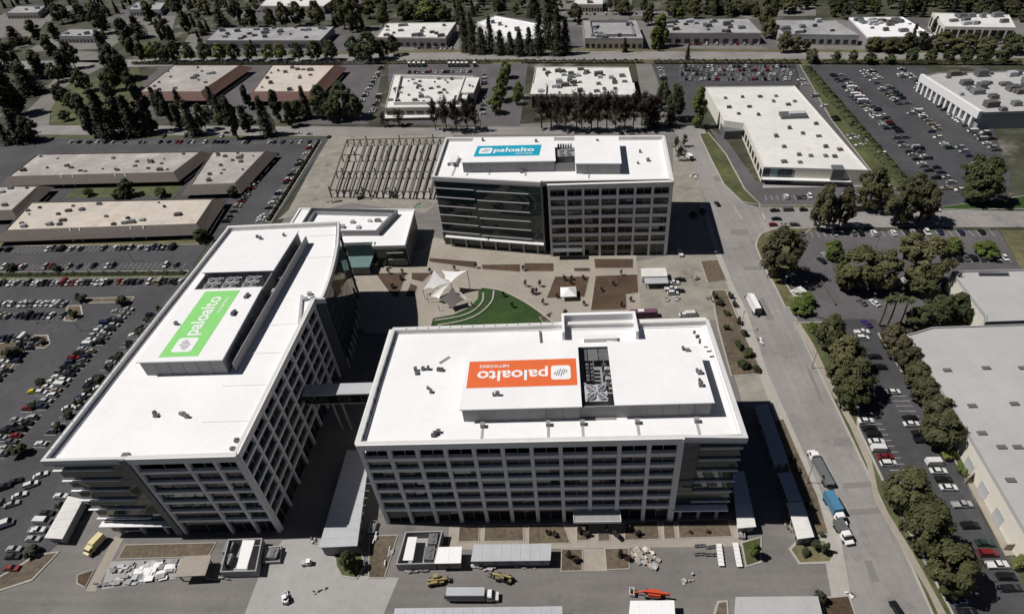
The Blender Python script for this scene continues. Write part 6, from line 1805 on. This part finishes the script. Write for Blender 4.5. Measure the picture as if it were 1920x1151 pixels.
# boom lift
T = local_thing('boom_lift', 'orange red boom lift folded on the apron', 'boom lift', 1222, 1116, 3.0)
lp('chassis', T, MB().box((0, 0, 0.8), (3.6, 2.0, 0.6)), M_FIN)
lp('turret', T, MB().box((-0.6, 0, 1.6), (3.4, 1.9, 0.9), taper=(0.9, 0.85)), M_ORANGE)
for z, x0, x1 in ((2.3, -4.4, 2.6), (2.75, -4.2, 2.2)):
    lp('boom', T, MB().bar((x0, 0.3, z), (x1, 0.3, z - 0.2), 0.45), M_ORANGE)
lp('jib', T, MB().bar((2.6, 0.3, 2.0), (4.8, 0.3, 1.0), 0.3), M_ORANGE)
lp('basket', T, MB().ring([(4.6, -0.8), (5.8, -0.8), (5.8, 1.2), (4.6, 1.2)], 0.1, 0.5, 1.6), M_WHITE)
wheels(T, (1.3, -1.3), 1.05, 0.5)
# small scrubber, concrete pump boom, dumpers
T = local_thing('utility_cart', 'white utility cart on the pale concrete before the gap', 'cart', 576, 1057, 0.1)
lp('body', T, MB().box((0, 0, 0.7), (2.6, 1.3, 0.5)), M_WHITE); lp('cab', T, MB().box((0.7, 0, 1.3), (1.1, 1.2, 0.9), taper=(0.8, 0.9)), M_CARGLASS); lp('cab_roof', T, MB().box((0.7, 0, 1.8), (1.2, 1.3, 0.1)), M_WHITE); lp('tray', T, MB().box((-0.8, 0, 1.1), (1.2, 1.2, 0.3)), M_BRONZE)
wheels(T, (0.9, -0.9), 0.65, 0.3)
for px, py, lab in ((700, 880 + 110, 'pale debris skip at the left corner of the near right tower'), (1388, 1000, 'small grey skip at the path end by the box cabin')):
    T = local_thing('skip', lab, 'skip', px, py, 1.5)
    lp('hopper', T, MB().ring([(-1.8, -0.9), (1.8, -0.9), (1.8, 0.9), (-1.8, 0.9)], 0.1, 0.2, 1.3), M_BRONZE)
    lp('floor', T, MB().box((0, 0, 0.3), (3.4, 1.6, 0.2)), M_UNIT)
    lp('load', T, MB().box((0, 0, 0.8), (3.2, 1.5, 0.8), taper=(0.6, 0.5)), M_CONC)
# white folding tables
for k, (pa, pb, side) in enumerate((((1347, 1022), (1352, 1062), 'left'), ((1378, 1020), (1386, 1064), 'right'))):
    a, b = Vector(g(*pa)), Vector(g(*pb))
    for i in range(6):
        p = a.lerp(b, (i + 0.5) / 6)
        T = thing('folding_table', 'white folding table, %s from the far end of the %s line' % (nth(i + 1), side), 'table', (p.x, p.y, 0), 'white tables before the near right tower')
        link('table_top', BOXES.setdefault('tt', MB().box((0, 0, 0.76), (1.5, 1.25, 0.08)).mesh('table_top', M_WHITE)), T, (0, 0, 0), local=True)
        for sx in (-1, 1):
            for sy in (-1, 1):
                link('leg', BOXES.setdefault('tl', MB().box((0, 0, 0.36), (0.07, 0.07, 0.72)).mesh('leg', M_UNIT)), T, (sx * 0.6, sy * 0.5, 0), local=True)
# stacked chairs beside them
_s = random.Random(8)
for i in range(12):
    x, y = g(1306 + 3.4 * (i % 6) * 2, 1026 + 16 * (i // 6) + _s.uniform(-2, 2))
    T = thing('bench', 'dark bench beside the white tables, %s of the %s line' % (nth(i % 6 + 1), ('upper', 'lower')[i // 6]), 'bench', (x, y, 0), 'benches beside the white tables', rotz=_s.uniform(-0.2, 0.2))
    link('seat', BOXES.setdefault('bs', MB().box((0, 0, 0.45), (1.2, 0.45, 0.07)).mesh('seat', M_FIN)), T, (0, 0, 0), local=True)
    link('backrest', BOXES.setdefault('bb', MB().box((0, 0.22, 0.75), (1.2, 0.06, 0.4)).mesh('backrest', M_FIN)), T, (0, 0, 0), local=True)
    for sx in (-1, 1):
        link('leg', BOXES.setdefault('bl', MB().box((0, 0, 0.21), (0.07, 0.4, 0.42)).mesh('leg', M_FIN)), T, (sx * 0.5, 0, 0), local=True)
# piles of panels and building material
def stack(label, px, py, n, d, rotz, m, seed, cat='material pile'):
    T = local_thing('material_stack', label, cat, px, py, rotz)
    r = random.Random(seed)
    for i in range(n):
        lp('sheet', T, MB().box((r.uniform(-1, 1) * d[0] * 0.35, r.uniform(-1, 1) * d[1] * 0.35, 0.14 + 0.11 * (i % 5) + 0.004 * i), (min(2.6, d[0] * r.uniform(0.07, 0.2)), min(1.6, d[1] * r.uniform(0.12, 0.3)), r.uniform(0.1, 0.5)), r.uniform(-0.2, 0.2)), r.choice(m))
    return T
stack('spread of white and grey panels left of the pink canopy', 292, 1070, 44, (15, 8, 1), 0.1, [M_WHITE, M_BRONZE, M_UNIT, M_WHITE], 1)
stack('grey crates in a line before the left tower', 230, 1066, 18, (9, 4, 1), 0.05, [M_UNIT, M_BRONZE, M_SCREEN], 2)
stack('flat grey formwork at the kerb below the white panels', 235, 1086, 16, (12, 4, 1), 0.03, [M_BRONZE, M_CONC], 3)
stack('tan rubble and pallets at the middle of the apron', 1205, 1040, 26, (7, 6, 1), 0.6, [M_TANWALL, M_CREAMWALL, M_YARD], 4)
stack('tan blocks left of the rubble pallets', 1222, 1052, 18, (6, 5, 1), 1.0, [M_TANWALL, M_BRONZE], 5)
stack('timber and panels along the street side of the apron', 1190, 1036, 6, (4, 3, 1), 0.2, [M_CREAMWALL, M_WALK], 6)
stack('pinkish pallets along the front of the long grey cabin', 905, 1064, 14, (9, 2.5, 1), 0.0, [M_WALK, M_TANWALL, M_BRONZE], 21)
stack('mixed crates at the right end of the long grey cabin', 985, 1062, 10, (8, 2, 1), 0.0, [M_BRONZE, M_UNIT, M_WALK], 22)
stack('small crates before the walled plant yard', 780, 1070, 12, (9, 2, 1), 0.0, [M_UNIT, M_STEEL, M_TANWALL], 23)
stack('dark fittings along the kerb below the white panels', 195, 1096, 14, (8, 2, 1), 0.1, [M_STEEL, M_UNIT, M_BROWN], 24)
stack('dark gear beside the left plant yard gate', 410, 1084, 12, (12, 2, 1), 0.05, [M_STEEL, M_TANWALL, M_UNIT], 25)
stack('site gear on the plaza edge below the parked pickups', 1262, 562, 14, (8, 3, 1), 0.0, [M_BRONZE, M_STEEL, M_BROWN], 26)
stack('crates on the yard left of the street planting', 1302, 522, 10, (5, 4, 1), 0.2, [M_STEEL, M_TANWALL, M_BROWN], 27)
stack('small gear on the footpath beside the young trees', 1428, 640, 8, (3, 6, 1), 0.2, [M_WHITE, M_STEEL, M_BRONZE], 28)
stack('scattered crates on the apron right of the red lift', 1290, 1085, 7, (5, 3, 1), 0.3, [M_BRONZE, M_TANWALL], 31)
stack('loose boards beside the white skid loader', 600, 1105, 6, (5, 2, 1), 0.5, [M_TANWALL, M_UNIT, M_CONC], 32)
stack('crates in the gap before the blue grey shed', 588, 1015, 9, (4, 3, 1), 0.1, [M_UNIT, M_BRONZE, M_TANWALL], 33)
stack('white boxes along the left corner of the near right tower', 702, 1010, 10, (2.5, 5, 1), 0.1, [M_WHITE, M_BRONZE], 34)
stack('pale slabs on the bed left of the plant yard', 730, 1045, 8, (3, 8, 1), 0.05, [M_CONC, M_OLDWHITE], 35)
stack('dark gear on the footpath beside the grey trailer', 1476, 985, 9, (2.5, 6, 1), 0.2, [M_BROWN, M_STEEL, M_TANWALL], 36)
stack('boxes in the yard behind the far tower corner', 1300, 330, 10, (6, 5, 1), 0.2, [M_BRONZE, M_STEEL, M_WHITE], 37)
stack('scrap along the near edge of the steel frame', 660, 358, 16, (22, 3, 1), 0.0, [M_STEEL, M_BROWN, M_TANWALL], 38)
stack('timber stack behind the low white building', 700, 372, 8, (14, 3, 1), 0.0, [M_STEEL, M_UNIT, M_TANWALL], 7)
stack('dark pipes stacked left of the timber behind the low building', 630, 378, 8, (16, 3, 1), 0.0, [M_STEEL, M_UNIT], 8)
stack('green tarp covered materials beside the far tower', 782, 386, 6, (5, 6, 1), 0.0, [M_GREENTARP, M_STEEL], 9)
stack('long steel bundles at the street corner of the yard', 1330, 560, 6, (3, 8, 1), 0.2, [M_STEEL, M_RUST], 10)
stack('white boxes on the footpath beside the blue sided truck', 1590, 1002, 5, (2, 3, 1), 0.2, [M_WHITE, M_BRONZE], 11)
stack('debris at the kerb corner near the bottom right', 1596, 1118, 6, (3, 3, 1), 0.2, [M_UNIT, M_WHITE, M_STEEL], 12)
# excavators in the yard
def excavator(label, px, py, rotz):
    T = local_thing('excavator', label, 'excavator', px, py, rotz)
    for s in (-1, 1):
        lp('track', T, MB().box((0, s * 1.1, 0.45), (4.0, 0.6, 0.9), taper=(0.8, 1)), M_BLACK)
    lp('house', T, MB().box((-0.5, 0, 1.6), (3.2, 2.4, 1.2), taper=(0.92, 0.95)), M_STEEL)
    lp('cab', T, MB().box((0.8, 0.7, 2.2), (1.4, 1.0, 1.4), taper=(0.85, 0.9)), M_CARGLASS)
    lp('boom', T, MB().bar((1.0, -0.2, 1.8), (4.0, -0.2, 4.4), 0.5), M_STEEL)
    lp('stick', T, MB().bar((4.0, -0.2, 4.4), (6.2, -0.2, 1.6), 0.35), M_STEEL)
    lp('bucket', T, MB().box((6.2, -0.2, 1.1), (0.9, 1.1, 0.9), taper=(0.6, 0.9)), M_FIN)
excavator('dark excavator in the yard behind the low building, left one', 676, 372, 0.4)
excavator('dark excavator in the yard behind the low building, right one', 738, 368, 2.6)
# lamp posts in the car parks and along the street
def lamp(px, py, h, label, rz=0.0):
    T = local_thing('lamp_post', label, 'lamp post', px, py, rz, 'lamp posts')
    lp('base', T, MB().cyl((0, 0, 0.4), 0.3, 0.8, 8), M_CONC)
    lp('pole', T, MB().cyl((0, 0, h / 2), 0.13, h, 8, r2=0.08), M_FIN)
    lp('lamp_head', T, MB().box((0.9, 0, h - 0.05), (1.1, 0.4, 0.15)), M_FIN)
    lp('arm', T, MB().box((0.4, 0, h), (0.9, 0.1, 0.1)), M_FIN)
for i, (px, py, w) in enumerate([(1655, 905, 'on the verge above the three large trees'), (1522, 690, 'beside the street footpath under olive trees'), (1388, 620, 'on the campus side of the street by the young trees'), (1512, 905, 'on the campus side of the street by the dark trailer'), (70, 606, 'in the left car park between full rows'), (150, 620, 'in the left car park aisle beside the double row'), (250, 490, 'in the left car park near the low hedge'), (1640, 470, 'in the street car park under olive trees'), (1660, 200, 'in the largest right car park, farther one'), (1720, 290, 'in the largest right car park, nearer one'), (430, 300, 'between the tan sheds and the yard')]):
    lamp(px, py, 9.0, 'dark lamp post ' + w, 0.5 * i)
# brown timber screen fence under the olive trees and the yard fence
F_ = fr(g(1533, 520), g(1566, 573))
T = thing('timber_fence', 'low brown timber fence beside the olive trees in the street car park', 'fence', (F_[0].x, F_[0].y, 0))
for i in range(14):
    fpiece('fence_board', T, M_BROWN, F_, F_[3] * i / 14 + 0.02, F_[3] * (i + 1) / 14 - 0.02, -0.05, 0.05, 0.1, 1.3 + 0.03 * (i % 2))
